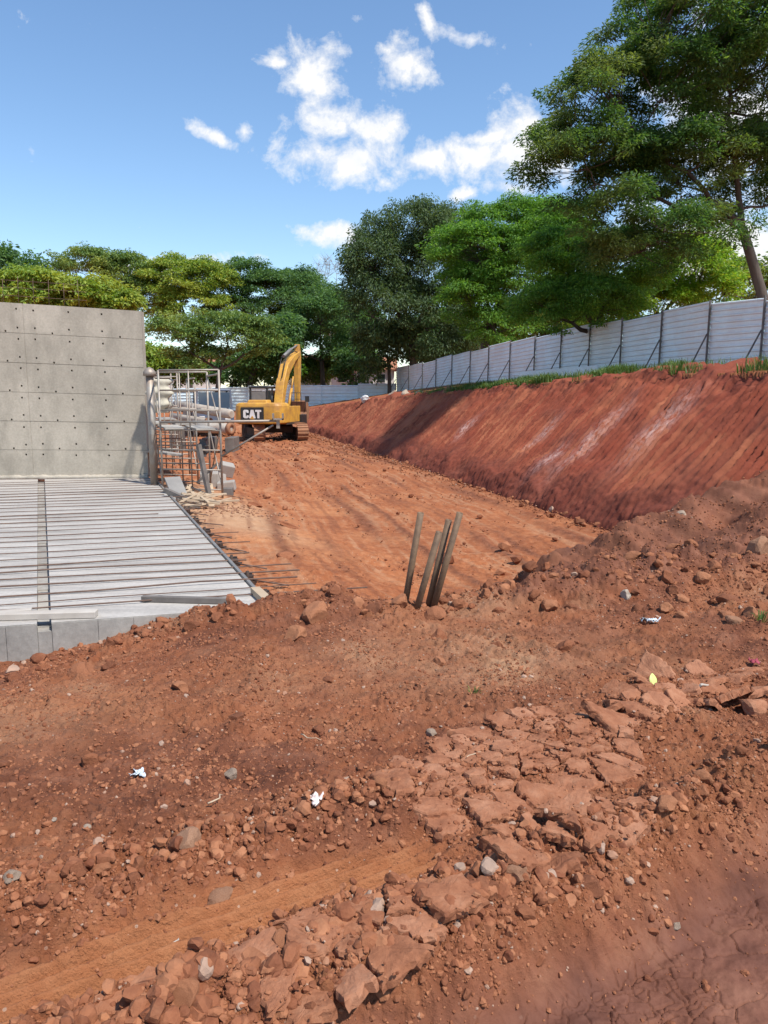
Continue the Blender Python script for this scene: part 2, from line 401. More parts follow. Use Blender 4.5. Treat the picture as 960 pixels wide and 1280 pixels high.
def masks(x, y):
    q = x*TN[0]+y*TN[1]; s = x*TE[0]+y*TE[1]
    w = .05*vnoise(x/.5, y/.5, 5)+.025*vnoise(x/.15, y/.15, 6)
    qq = q+w
    mud = 1-sst(1.44, 1.66, qq)
    ridge1 = np.exp(-((qq-1.80)/.13)**2)
    ridge2 = np.exp(-((qq-2.53)/.14)**2)*(1-sst(1.3, 2.0, s))
    rut = sst(1.96, 2.04, qq)*(1-sst(2.22, 2.34, qq))*(1-sst(1.35, 1.7, s))
    plates = np.exp(-((qq-2.46-.05*(s-2))/.26)**2)*sst(1.35, 1.75, s)*(1-sst(3.0, 4.2, s))
    return q, s, qq, mud, ridge1, ridge2, rut, plates

def lines_h(lw, ls, x, y):
    o = 0
    for c0, wd in ((2.1, .10), (3.0, .14), (3.5, .07), (4.55, .12), (5.0, .10), (5.55, .14), (1.35, .12), (6.1, .2)):
        o = np.maximum(o, np.exp(-((lw+.05*vnoise(x/.3, y/.3, 135)-c0)/wd)**2)*sst(-.25, .2, vnoise(ls/6, lw*0+c0, 134)))
    return o
def terrain(x, y, detail=2, want_soil=False):
    x = np.asarray(x, float); y = np.asarray(y, float)
    r = np.hypot(x, y)
    zl, ls, ll = lane_z(x, y)
    zf = fore_z(x, y)
    yc = ycrest(x)+.18*vnoise(x/.7, y/.7, 41)
    drop = sst(0, 1.25, y-yc)
    z = zf*(1-drop)+zl*drop
    # loose berm on the crest
    bb = np.exp(-((y-yc+.10)/(.30+.12*sst(.8, 1.6, x)))**2)*np.interp(x, [-3.2, -2.2, -1, -.35, -.05, .55, .9, 1.5, 2.5, 4], [.0, .06, .13, .12, .03, .03, .16, .24, .26, .16])
    bb = bb*(.75+.6*vnoise(x/.28, y/.28, 43))
    z = z+np.maximum(bb, 0)
    # spoil mound on the right
    yr = 8.3+.18*(x-1.7)+.25*vnoise(x/.9, 0*x, 51)
    c = np.interp(x, [1.2, 1.75, 2.6, 3.4, 4.3, 5.5, 7.5, 9], [-.2, .42, .80, 1.08, 1.32, 1.65, 1.8, .4])+.10*vnoise(x/.5, y/2.5, 52)
    d = y-yr
    tent = np.where(d < 0, c+.26*d, c-.85*d)
    gully = .16*np.exp(-((y-yr+.75-.15*(x-2))/.22)**2)*sst(1.7, 2.3, x)*(1-sst(3.6, 4.6, x))
    tent = tent-gully+.085*vnoise((x*.8+y*.6)/.15, (y*.8-x*.6)/.9, 53)+.03*vnoise((x*.8+y*.6)/.06, (y*.8-x*.6)/.4, 54)
    k = .12; h = np.clip(.5+.5*(tent-z)/k, 0, 1); inm = h*sst(1.2, 1.8, x)
    zt = tent*h+z*(1-h)+k*h*(1-h)
    z = np.where((y > 4.5) & (y < 14) & (x > 1.2), z*(1-sst(1.2, 1.8, x))+zt*sst(1.2, 1.8, x), z)
    if detail == 0: return z
    near = r < 11
    q, s, qq, mud, ridge1, ridge2, rut, plates = masks(x, y)
    fore = (1-drop)*(1-sst(9, 12, r))
    tot = 1.0
    z = z+fore*(-.17*mud+.075*ridge1*(.6+.9*vnoise(x/.2, y/.2, 61))+.065*ridge2*(.7+.8*vnoise(x/.18, y/.18, 62))-.045*rut+.035*plates)
    # broad undulation
    far = sst(200, 60, r)
    z = z+far*(.035*fbm(x, y, 1.7, 3, 71)+.018*fbm(x, y, .45, 3, 72))*(1-.6*mud*fore)
    # lane: ruts along the lane, caterpillar prints
    lane = drop*(ll < BASE_LAT+.2)*(1-sst(45, 60, y))*sst(.2, 1.2, (x-SLAB_R0[0])*_sn[0]+(y-SLAB_R0[1])*_sn[1])
    lw = ll+.25*np.sin(ls/5.3)+.18*vnoise(ls/4, ll*0, 81)
    for c0, wd, am in ((2.1, .16, .05), (3.0, .2, -.06), (3.55, .12, .05), (4.6, .2, .06), (5.0, .14, -.06), (5.5, .22, .045), (1.0, .25, .035), (6.3, .3, .06)):
        z = z+.6*lane*am*np.exp(-np.abs((lw-c0)/wd)**1.2)*(.55+.9*vnoise(ls/1.1, ll/1.1, int(c0*10)))
    pr = np.maximum(np.exp(-((lw-2.55)/.24)**4), np.exp(-((lw-4.1)/.26)**4))
    z = z+lane*.022*lines_h(lw, ls, x, y)*np.abs(fbm(x, y, .14, 3, 136))*3
    z = z+lane*pr*.022*np.sin(ls*2*math.pi/.24)*(1-sst(16, 24, y))*sst(-.15, .2, vnoise(ls/2, ll/2, 85))
    z = z+lane*(.035*np.maximum(vnoise(x/.16, y/.16, 83), 0)*sst(-.05, .3, vnoise(x/1.6, y/1.6, 84))+.022*fbm(x, y, .4, 6, 86, .62)*(y < 35))
    mound = inm
    out = z
    if near.any():
        X = x[near]; Y = y[near]; f = np.maximum(fore[near], .8*inm[near]*(Y < 12)); F = f
        m_ = mud[near]*fore[near]; ru = rut[near]*fore[near]; pl = plates[near]
        rough = np.clip(.35+ridge1[near]+ridge2[near]+.6*np.maximum(bb[near]*8, 0)+.5*sst(.0, .4, vnoise(X/.6, Y/.6, 91)), 0, 1.4)
        rough = rough*(1-m_)*(1-.85*ru)
        zz = .036*fbm(X, Y, .16, 5, 92, .6)*(.4*(1-.85*ru)+rough)+.020*fbm(X, Y, .035, 3, 93)*(.35*(1-.6*ru)*(1-.7*m_)+rough)
        wa = X+.02*vnoise(X/.06, Y/.06, 94); wb = Y+.02*vnoise(X/.06, Y/.06, 95)
        f1, f2, _ = worley(wa/.075, wb/.075, 96)
        zz = zz+.034*np.clip(.62-f1, 0, 1)*rough*sst(-.25, .3, vnoise(X/.3, Y/.3, 97))
        f1, f2, _ = worley(wa/.032, wb/.032, 98)
        zz = zz+.014*np.clip(.6-f1, 0, 1)*rough
        zz = zz+.030*(1-np.abs(vnoise(wa/.13, wb/.13, 141)*1.4))*rough*sst(-.35, .15, vnoise(X/.45, Y/.45, 142))+.016*(1-np.abs(vnoise(wa/.05, wb/.05, 143)*1.4))*rough
        # wheel rut: fine lengthwise grooves
        qv = qq[near]; sv = s[near]
        for q0 in (2.95, 3.28, 3.62):
            zz = zz-.022*np.exp(-((q[near]+.02*vnoise(X/.5, Y/.5, 146)-q0)/.07)**2)*sst(-.25, .1, vnoise(sv/.8, qv/.8, 144))
        qs = q[near]+.012*vnoise(X/.4, Y/.4, 145)
        zz = zz+ru*(.020*np.sin(qs*2*math.pi/.062+.3*vnoise(sv/.5, qv/.1, 99)))
        g2 = np.exp(-((q[near]-3.9)/.25)**2)*sst(-.2, .2, vnoise(X/.5, Y/.5, 101))
        # tread marks near the crest
        tm = np.exp(-((X-.85)/.75)**2-((Y-4.95)/.5)**2)
        zz = zz+tm*.028*np.maximum(0, np.sin((X*.72+Y*.55)*2*math.pi/.17+.8*vnoise(X/.4, Y/.4, 102)))
        lt = (1-sst(-.95, -.5, X))*np.exp(-((qv-2.42)/.08)**2)
        zz = zz+lt*.012*np.sin(qv*2*math.pi/.05)
        # shrinkage cracks in the mud and beside the rut
        wx = X+.018*vnoise(X/.05, Y/.05, 111); wy = Y+.018*vnoise(X/.05, Y/.05, 112)
        crk = np.zeros(X.shape)
        for sc, amp, sd in ((.13, 1., 113), (.06, .7, 114)):
            ca = wx/sc*1.0; cb = wy/sc*1.25
            f1, f2, ci = worley(ca, cb, sd)
            on = sst(-.28, .12, vnoise(X/.32, Y/.32, sd+7))
            crk = np.maximum(crk, amp*on*np.exp(-((f2-f1)*sc/.0037)**2))
        zz = zz-m_*.016*crk+m_*(.010*fbm(X, Y, .22, 3, 115)+.003*fbm(X, Y, .04, 3, 118))
        bk = np.exp(-((qv-1.60)/.10)**2)*f
        zz = zz+bk*(.014*vnoise(sv/.035, qv/.22, 151)+.010*fbm(X, Y, .03, 3, 152))
        st = m_*.006*vnoise(s[near]/.9, q[near]/.05, 116)
        zz = zz+st
        f1, f2, ci = worley(wx/.12, wy/.12, 117)
        pk = np.clip(plates[near]*1.3-.2, 0, 1)*fore[near]
        zz = zz-pk*.02*np.exp(-((f2-f1)*.12/.007)**2)+pk*.015*(ci-.5)
        out = z.copy(); out[near] += zz*np.maximum(F, .7)
    if not want_soil: return out
    # soil colour masks: R dark soil (damp mud, foreground shade put into colour), G yellow sand, B pale dust
    dr = (x-SLAB_R0[0])*_sn[0]+(y-SLAB_R0[1])*_sn[1]
    n1 = fbm(x, y, 1.4, 4, 121); n2 = fbm(x, y, .5, 4, 122)
    Rm = np.clip(mud*fore*(1.0+.3*n2)+fore*(.48+.5*sst(-.12, .3, n1+.5*n2))*(1-.8*rut)*(1-mud), 0, 1)  # damp puddle mud, plus the whole foreground painted darker in place of shade
    dust = np.maximum(np.exp(-((x-.5)/1.2)**2-((y-4.75)/.75)**2), .8*np.exp(-((x+1.9)/.9)**2-((y-3.9)/.6)**2))*(.6+.9*n2+.5*n1)
    dust = np.clip(dust, 0, 1)*fore*(1-mud)*(1-rut)
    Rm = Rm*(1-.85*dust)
    lwv = ll+.25*np.sin(ls/5.3)+.18*vnoise(ls/4, ll*0, 81)
    stk = .8*vnoise(lwv/.10, ls/2.5, 131)+.5*vnoise(lwv/.5, ls/6, 132)+.6*fbm(x, y, .3, 4, 133)
    inl = drop*(ll < BASE_LAT)*(ls < 55)*(1-inm)
    lines = 0
    for c0, wd in ((2.1, .10), (3.0, .14), (3.5, .07), (4.55, .12), (5.0, .10), (5.55, .14), (1.35, .12), (6.1, .2)):
        lines = np.maximum(lines, np.exp(-((lwv+.05*vnoise(x/.3, y/.3, 135)-c0)/wd)**2)*sst(-.25, .2, vnoise(ls/6, ll*0+c0, 134)))
    Rm = np.maximum(Rm, inl*np.maximum(.45*sst(.15, .6, stk), .8*lines))
    Rm = np.maximum(Rm, .92*np.maximum(inm, .7*sst(1.9, 2.6, x)*sst(6.2, 6.9, y)*(y < 9))*(.85+.5*n2))
    Rm = np.maximum(Rm, np.clip(bb*7, 0, .95)*(1-rut))
    Rm = np.maximum(Rm, .35*sst(BASE_LAT-1.3, BASE_LAT-.3, ll)*(ls < 60)*sst(-.3, .3, n1))
    G = np.exp(-((dr-1.1)/.8)**2)*sst(8.2, 10, y)*(1-sst(13, 17, y))*(.9+1.2*n1)
    G = np.maximum(G, fore*np.maximum(rut*.5, .3*np.exp(-((qq-1.69)/.05)**2)))
    G = np.maximum(G, drop*.45*sst(.1, .45, fbm(x, y, 2.3, 3, 123))*(ll < BASE_LAT-1.5)*(y < 40))
    Bp = fore*(1-mud)*sst(.0, .45, -n1+.3*n2)*.6*sst(2.4, 3.0, y)*(1-rut)
    Bp = np.maximum(Bp, .85*dust)
    Bp = np.maximum(Bp, .4*inl*sst(.1, .6, -stk))
    Bp = np.maximum(Bp, .95*sst(-.1, .15, dr)*(1-sst(.9, 2.0, dr+.5*n1))*sst(9.5, 11.5, y)*(1-sst(15.5, 17.5, y)))
    Bp = Bp*(1-.8*inm)
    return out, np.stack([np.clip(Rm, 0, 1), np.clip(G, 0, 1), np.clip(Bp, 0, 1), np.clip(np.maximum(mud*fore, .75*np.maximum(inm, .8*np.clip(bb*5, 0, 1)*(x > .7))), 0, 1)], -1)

def build_ground():
    fine = np.arange(R(-37.5), R(37.5), .00172)
    coarse = np.linspace(R(37.5), R(322.5), 70)[:-1]
    ang = np.concatenate([fine, coarse]); na = len(ang)
    rs = [.3, .5, .7, .9, 1.05, 1.15]
    r = 1.22
    while r < 13:
        rs.append(r); r += max(.0042, r*r/1330*(.95 if r < 4 else .65))
    while r < 72:
        rs.append(r); r += .075 if r < 30 else .25
    while r < 6000:
        rs.append(r); r *= 1.12
    rs = np.array(rs); nr = len(rs)
    A, Rr = np.meshgrid(ang, rs)
    X = (Rr*np.sin(A)).ravel(); Y = (Rr*np.cos(A)).ravel()
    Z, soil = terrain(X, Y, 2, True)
    far = np.hypot(X, Y) > 90
    Z = np.where(far, np.clip(Z, -.5, 2.0), Z)
    V = np.stack([X, Y, Z], -1)
    i = np.arange(nr-1)[:, None]*na; j = np.arange(na)[None, :]; j2 = (j+1) % na
    F = np.stack([i+j, i+na+j, i+na+j2, i+j2], -1).reshape(-1, 4)[:, ::-1]
    # centre cap
    V = np.vstack([V, [[0, 0, float(terrain(np.array([0.]), np.array([.01]))[0])]]])
    soil = np.vstack([soil, [[.5, 0, 0, 0]]])
    cap = np.stack([np.full(na, len(V)-1), np.arange(na), (np.arange(na)+1) % na], -1)[:, ::-1]
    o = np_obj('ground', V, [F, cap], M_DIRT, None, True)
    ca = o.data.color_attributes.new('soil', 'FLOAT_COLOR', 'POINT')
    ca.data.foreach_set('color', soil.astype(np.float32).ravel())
    tag(o, kind='structure', label='red laterite building site soil with wheel ruts and cracked mud')
    return o

def bank_point(s, v):
    """v in metres up the slope from the toe; past the crest it runs on over the plateau"""
    H = np.interp(s, *HS)
    L = H*math.hypot(1, 1.1)
    t = v/L
    lat = BASE_LAT+1.1*H*np.minimum(t, 1)+np.maximum(v-L, 0)
    z = H*np.minimum(t, 1)
    return lat, z, L, t
def build_bank():
    ss = np.concatenate([np.arange(6.5, 24, .028), np.arange(24, 56, .05)])
    tt = np.concatenate([np.linspace(-.10, 1.0, 105), 1+np.array([.02, .05, .09, .14, .2, .27])])
    S, T = np.meshgrid(ss, tt)
    H = np.interp(S, *HS); L = H*math.hypot(1, 1.1)
    v = T*L
    lat = BASE_LAT+1.1*H*np.minimum(T, 1)+np.maximum(v-L, 0)
    z = H*np.minimum(T, 1)
    z = np.where(T > 1, z+(T-1)*.25*H, z)
    # crest wander, concave toe
    cw = .16*vnoise(S/1.6, S*0, 201)+.10*vnoise(S/.45, S*0, 202)+.07*vnoise(S/.17, v/.3, 212)
    z = z+cw*sst(.6, 1.0, T)
    z = z+.07*fbm(S, v, .9, 4, 203)*sst(-.05, .15, T)
    toe = 1-sst(.02, .42, T+.10*vnoise(S/1.3, T, 204))
    z = z+.22*toe*sst(-.05, .12, T)*(.6+.8*vnoise(S/.8, v/.8, 205))
    # bucket tooth grooves running down the face
    gs = S-.15*v+.02*vnoise(S/.5, v/.7, 206)
    gs = gs+.09*vnoise(S/.55, v/2.2, 215)+.02*vnoise(S/.12, v/.35, 216)
    per = .19
    ph = (gs/per) % 1.0
    groove = -np.abs(np.sin(math.pi*ph))**.75*.085
    tooth = np.floor(gs/per); tint = _h(tooth, np.floor(tooth*0+v/1.3+.5*vnoise(tooth*.7, v*0, 219)), 218)
    vis = sst(.14, .36, T+.12*vnoise(S/1.2, T*2, 207))*(1-.6*sst(.92, 1.0, T))*np.clip(.95+1.1*vnoise(S/1.3, v/.8, 208), .15, 1.35)
    nrm = (groove+.045)*vis+.02*fbm(S, v/2, .2, 4, 213)*sst(.1, .3, T)
    rough = .03*fbm(S, v, .13, 4, 209)*(.5+toe+sst(.85, 1, T))
    f1, f2, _ = worley(S/.16, v/.16, 210)
    rough = rough+.05*np.clip(.6-f1, 0, 1)*np.clip(toe+.9*sst(.88, 1.02, T), 0, 1)*sst(-.2, .3, vnoise(S/.7, v/.7, 211))
    off = nrm+rough
    lat = lat-off*.74; z = z+off*.67
    z = np.where(T < 0, z-.05, z)
    # sink at the near end and join the far rise
    yy = LD[1]*S+LN[1]*lat
    z = z+1.05*sst(46, 62, yy)*(1-np.clip(T, 0, 1))
    X = LD[0]*S+LN[0]*lat; Y = LD[1]*S+LN[1]*lat
    nv, ns = S.shape
    V = np.stack([X, Y, z], -1).reshape(-1, 3)
    i = np.arange(nv-1)[:, None]*ns; j = np.arange(ns-1)[None, :]
    F = np.stack([i+j, i+ns+j, i+ns+j+1, i+j+1], -1).reshape(-1, 4)
    o = np_obj('cut_bank', V, [F], M_BANK, None, True)
    uvl = o.data.uv_layers.new(name='UVMap')
    li = np.empty(len(o.data.loops), np.int32); o.data.loops.foreach_get('vertex_index', li)
    UV = np.stack([(S-.15*v).ravel(), v.ravel()], -1)
    uvl.data.foreach_set('uv', UV[li].astype(np.float32).ravel())
    white = np.zeros(S.shape)
    for s0, t0, ws, wt in ((17.3, .5, .22, .13), (14.9, .5, .3, .24), (13.0, .62, .32, .2), (15.7, .3, .25, .12), (22.5, .5, .3, .12)):
        white = np.maximum(white, np.exp(-((S-s0+.15*vnoise(T*6, S*0+s0, 7))/ws)**2-((T-t0)/wt)**2))
    damp = np.clip(toe*.9+.5*sst(.9, 1, T)+.25*vnoise(S/1.1, v/.6, 220)+.35*sst(14, 10, S), 0, 1)  # darker soil at the toe, the crest and the near end
    damp = np.clip(damp+.55*vis*sst(.62, .95, tint), 0, 1)
    org = np.clip(sst(18, 34, S)*.6*(.6+vnoise(S/1.5, v/.8, 221))+.6*vis*sst(.42, .05, tint), 0, 1)*(1-damp)
    soil = np.stack([damp, org, np.clip(white, 0, 1), np.ones_like(white)], -1)
    ca = o.data.color_attributes.new('soil', 'FLOAT_COLOR', 'POINT')
    ca.data.foreach_set('color', soil.astype(np.float32).ravel())
    tag(o, kind='structure', label='steep red cut bank scored by an excavator bucket')
build_ground(); build_bank()
def gz(x, y): return float(terrain(np.array([x]), np.array([y]))[0])

# ------------------------------------------------------------------ stones, clods
def ico(sub):
    import bmesh
    bm = bmesh.new(); bmesh.ops.create_icosphere(bm, subdivisions=sub, radius=1)
    V = np.array([v.co[:] for v in bm.verts]); F = np.array([[v.index for v in f.verts] for f in bm.faces]); bm.free()
    return V, F
def noise3(P, sc, seed):
    return (vnoise(P[:, 0]/sc+seed, P[:, 1]/sc, seed)+vnoise(P[:, 1]/sc+seed, P[:, 2]/sc, seed+1)+vnoise(P[:, 2]/sc, P[:, 0]/sc+seed, seed+2))/1.7
ICO1, ICO2, ICO3 = ico(1), ico(2), ico(3)
def rock_verts(base, seed, ang=.6, rough=.16):
    V, F = base; V = V.copy(); g = np.random.default_rng(seed)
    # cut by random planes for facets
    for _ in range(9):
        n = g.normal(size=3); n /= np.linalg.norm(n); d = g.uniform(.55, .9)
        k = V@n; over = np.maximum(k-d, 0); V = V-np.outer(over, n)*ang*1.4
    V = V*(1+rough*noise3(V, .9, seed)[:, None]+rough*.45*noise3(V, .35, seed+50)[:, None])
    V = V*g.uniform(.75, 1.2, 3)
    return V, F
def rand_rot(n, g):
    q = g.normal(size=(n, 4)); q /= np.linalg.norm(q, axis=1)[:, None]
    w, x, y, z = q.T
    return np.stack([np.stack([1-2*(y*y+z*z), 2*(x*y-z*w), 2*(x*z+y*w)], -1), np.stack([2*(x*y+z*w), 1-2*(x*x+z*z), 2*(y*z-x*w)], -1), np.stack([2*(x*z-y*w), 2*(y*z+x*w), 1-2*(x*x+y*y)], -1)], 1)
def scatter(name, X, Y, Z, Rad, mat, base=ICO1, nvar=14, seed=3, flat=.85, label=None):
    g = np.random.default_rng(seed); n = len(X); var = g.integers(0, nvar, n); Vs = []; Fs = []; off = 0
    for k in range(nvar):
        idx = np.where(var == k)[0]
        if not len(idx): continue
        bv, bf = rock_verts(base, seed*31+k, .8, .2)
        M = rand_rot(len(idx), g)
        P = np.einsum('nij,vj->nvi', M, bv)*Rad[idx][:, None, None]
        P[:, :, 2] *= flat
        P += np.stack([X[idx], Y[idx], Z[idx]], -1)[:, None, :]
        Vs.append(P.reshape(-1, 3)); nb = len(bv)
        Fs.append((bf[None]+(off+np.arange(len(idx))[:, None, None]*nb)).reshape(-1, 3)); off += len(idx)*nb
    o = np_obj(name, np.vstack(Vs), [np.vstack(Fs)], mat, None, False)
    tag(o, label=label, kind='stuff'); return o

def dens_fore(X, Y):
    q, s, qq, mud, r1, r2, rut, pl = masks(X, Y)
    yc = ycrest(X); d = Y-yc
    fore = 1-sst(0, .7, d)
    w = .26+.9*r1+.95*r2+.5*np.clip(pl-.2, 0, 1)+.5*sst(.1, .5, vnoise(X/.5, Y/.5, 301))
    w = w*(1-.97*mud)*(1-.93*rut)
    crest = np.exp(-((d+.12)/.26)**2)
    w = np.maximum(w, 1.0*crest*sst(-3.4, -2.4, X))
    w = np.maximum(w, .9*sst(1.6, 2.4, X)*np.exp(-((Y-6.35)/.6)**2))
    w = np.maximum(w, .55*sst(1.9, 2.5, X)*sst(6.3, 6.8, Y))
    w = w*np.maximum(fore, .9*sst(1.7, 2.2, X)*(Y < 8.9))
    return w, crest, r1, r2, mud, rut
def make_clods():
    g = np.random.default_rng(5)
    n = 420000
    th = g.uniform(R(-36), R(36), n); r = np.exp(g.uniform(math.log(1.45), math.log(9.3), n))
    X = r*np.sin(th); Y = r*np.cos(th)
    w, crest, r1, r2, mud, rut = dens_fore(X, Y)
    keep = g.uniform(size=n) < w*.42
    X, Y, r, crest, r1, r2 = X[keep], Y[keep], r[keep], crest[keep], r1[keep], r2[keep]
    u = g.uniform(size=len(X))
    rad = .0034*(1-u)**(-1/1.75); rad = np.maximum(rad, .00125*r)
    cap = .019+.026*np.maximum(r1, r2)+.05*crest
    rad = np.minimum(rad, cap*(.5+.5*g.uniform(size=len(X))))
    Z = terrain(X, Y)+rad*.08
    big = rad > .013
    scatter('loose_soil', X[~big], Y[~big], Z[~big], rad[~big], M_CLOD, ico(1), 16, 3, .85, 'crumbly red soil grains and pebbles strewn over the foreground')
    scatter('clods', X[big], Y[big], Z[big], rad[big], M_CLOD, ICO2, 14, 4, .85, 'small lumps of red soil heaped along the ridges and the berm')
    # lane and toe of the bank
    m = 60000
    s = g.uniform(5, 48, m); l = g.uniform(-1, BASE_LAT+.8, m)
    X = LD[0]*s+LN[0]*l; Y = LD[1]*s+LN[1]*l
    wt = .02+.9*np.exp(-((l-BASE_LAT+.05)/.38)**2)+.35*sst(.2, .5, vnoise(X/1.1, Y/1.1, 311))*sst(1.5, 2.2, l)*.4
    wt = wt+.10*(np.abs(((l+.25*np.sin(s/5.3))*1.05) % 1-.5) > .38)*(l > .8)
    k = (g.uniform(size=m) < wt*.5) & (Y > 8)
    X, Y, s = X[k], Y[k], s[k]
    rad = np.minimum(.011*(1-g.uniform(size=len(X)))**(-1/2.2), .11); rad = np.maximum(rad, .0013*Y)
    Z = terrain(X, Y)+rad*.2
    lat, zb, L, t = bank_point(s, np.zeros_like(s))
    scatter('bank_crumbs', X, Y, Z+.03, rad, M_CLOD, ICO1, 12, 6, .8, 'loose red soil crumbs along the lane and the foot of the cut bank')
make_clods()

M_CLODBIG = clod_mat('large_clod_mat', 2.0)
CLOD_MESHES = []
for k in range(12):
    V, F = rock_verts(ICO3, 900+k, .8, .2)
    CLOD_MESHES.append(np_mesh('clod_shape', V, [F], None, False))
def place_rock(name, px, py, size, mat, label, cat, group=None, zg=.55, sq=(1, 1, .8), k=None, rot=None, xy=None, sink=.3):
    if xy is None:
        p = at_z(px, py, zg)
        for _ in range(8): p = at_z(px, py, gz(p.x, p.y)+size*.4)
    else: p = Vector((xy[0], xy[1], 0))
    k = random.randrange(12) if k is None else k
    me = CLOD_MESHES[k].copy(); me.materials.clear(); me.materials.append(mat)
    o = link(bpy.data.objects.new(name, me))
    o.scale = (size*sq[0], size*sq[1], size*sq[2]); o.rotation_euler = rot or (random.uniform(-.4, .4), random.uniform(-.4, .4), random.uniform(0, 6.28))
    o.location = (p.x, p.y, gz(p.x, p.y)+size*sq[2]*(1-sink*2)*.6)
    return tag(o, label, cat, group)

# ------------------------------------------------------------------ dried mud plates (each one its own slab)
def clip_poly(poly, n, d):
    out = []
    for i in range(len(poly)):
        a = poly[i]; b = poly[(i+1) % len(poly)]; da = a@n-d; db = b@n-d
        if da <= 0: out.append(a)
        if da*db < 0: out.append(a+(b-a)*(da/(da-db)))
    return out
def plate_mesh(poly, th, seed):
    """poly: list of 2D points about its centroid"""
    g = np.random.default_rng(seed)
    pts = []
    for i in range(len(poly)):
        a = poly[i]; b = poly[(i+1) % len(poly)]; L = np.linalg.norm(b-a); m = max(1, int(L/.016)); n = np.array([b[1]-a[1], a[0]-b[0]])/(L+1e-6)
        for j in range(m):
            pts.append(a+(b-a)*j/m+n*g.normal()*.005)
    pts = np.array(pts); n = len(pts)
    rings = [(1.0, -th), (1.03, -th*.45), (1.0, -.006), (.95, 0.0), (.82, .001), (.66, .0015), (.5, .002), (.32, .003), (.15, .003)]
    V = []; tilt = g.normal(size=2)*.02
    for k, (sc, z) in enumerate(rings):
        P = pts*sc
        if k < 2: P = P+g.normal(size=P.shape)*.004
        zz = np.full(n, z)
        if k >= 2: zz = zz+.004*vnoise(P[:, 0]/.05+seed, P[:, 1]/.05, seed)+.002*vnoise(P[:, 0]/.015, P[:, 1]/.015+seed, seed+1)
        V.append(np.column_stack([P, zz]))
    V = np.vstack(V+[np.array([[0, 0, .003]])])
    m = len(rings); i = np.arange(n); j = (i+1) % n
    F = np.vstack([np.stack([k*n+i, k*n+j, (k+1)*n+j, (k+1)*n+i], -1) for k in range(m-1)])
    T = np.stack([(m-1)*n+i, (m-1)*n+j, np.full(n, m*n)], -1)
    return np_mesh('mud_plate', V, [F, T], M_PLATE, False)
PLATES = []
def make_plates():
    g = np.random.default_rng(21)
    fields = [  # along-track s range, across-track q range, mean cell, tilt, thickness, keep shape
        ((1.62, 2.95), (2.20, 2.74), .10, .055, .035, 'dried red mud plate curling up in the cracked patch of the foreground', 'cracked mud plates right of centre'),
        ((2.9, 4.3), (2.42, 2.80), .12, .3, .035, 'thin dried mud flake tilted among crumbs at the right edge of the foreground', 'mud flakes by the right edge'),
        ((.72, 1.30), (1.68, 1.86), .078, .10, .03, 'dark brown mud slab broken along the rut edge at bottom centre', 'mud slabs along the lower rut edge'),
        ((1.5, 2.3), (1.78, 1.95), .07, .12, .035, 'small greyish cracked mud block on the ridge above the damp puddle floor', 'cracked blocks above the puddle floor'),
    ]
    tot = 0
    for (s0, s1), (q0, q1), cell, tilt, th, label, group in fields:
        sd = []
        ns, nq = max(1, int((s1-s0)/cell)), max(1, int((q1-q0)/(cell*.85)))
        for i in range(ns):
            for j in range(nq):
                sd.append([s0+(i+.5+g.uniform(-.5, .5))*(s1-s0)/ns, q0+(j+.5+g.uniform(-.5, .5))*(q1-q0)/nq])
        sd = np.array(sd)
        for i, c in enumerate(sd):
            # oval field outline with ragged rim
            es = (c[0]-(s0+s1)/2)/((s1-s0)/2); eq = (c[1]-(q0+q1)/2)/((q1-q0)/2)
            if es*es*.8+eq*eq*.75 > 1.0+g.uniform(-.3, .2) or g.uniform() < .06: continue
            poly = [c+np.array(p)*cell*1.3 for p in ((-1, -1), (1, -1), (1, 1), (-1, 1))]
            for k, d in enumerate(sd):
                if k == i: continue
                n = d-c; L = np.linalg.norm(n)
                if L > cell*3.2: continue
                n = n/L; poly = clip_poly(poly, n, (n@c)+L/2-g.uniform(.002, .010))
            if len(poly) < 3: continue
            poly = [np.array([p[0]*TE[0]+p[1]*TN[0], p[0]*TE[1]+p[1]*TN[1]]) for p in poly]
            cen = np.mean(poly, axis=0); poly = [p-cen for p in poly]
            if max(np.linalg.norm(p) for p in poly) < .03: continue
            o = link(bpy.data.objects.new('mud_plate', plate_mesh(poly, th*g.uniform(.8, 1.3), int(g.integers(1e6)))))
            t = tilt*(1+1.2*max(0, abs(eq)-.4))
            o.rotation_euler = (g.normal()*t, g.normal()*t, g.normal()*.05)
            zz = terrain(np.array([cen[0]]), np.array([cen[1]]), 0)[0]
            zz = max(gz(*cen), gz(cen[0]+.03, cen[1]), gz(cen[0], cen[1]+.03))
            o.location = (cen[0], cen[1], zz+g.uniform(.003, .018)); PLATES.append((cen[0], cen[1], zz+.012, max(np.linalg.norm(p) for p in poly))); tot += 1
            tag(o, label, 'mud plate', group)
    return tot
NPL = make_plates()
def plate_crumbs():
    g = np.random.default_rng(77); X = []; Y = []; Z = []; Rd = []
    for cx, cy, z, r in PLATES:
        n = int(26*r/.06)
        a = g.uniform(0, 6.28, n); d = r*g.uniform(.2, 1.5, n)**.7
        x = cx+d*np.cos(a); y = cy+d*np.sin(a); rad = np.minimum(.0028*(1-g.uniform(size=n))**(-1/1.9), .014)
        X.append(x); Y.append(y); Rd.append(rad); Z.append(np.where(d < r*.8, z, terrain(x, y)+rad*.3))
    scatter('plate_crumbs', np.concatenate(X), np.concatenate(Y), np.concatenate(Z), np.concatenate(Rd), M_CLOD, ICO1, 12, 9, .8, 'fine crumbs of dried mud lying on and between the mud plates')
plate_crumbs()
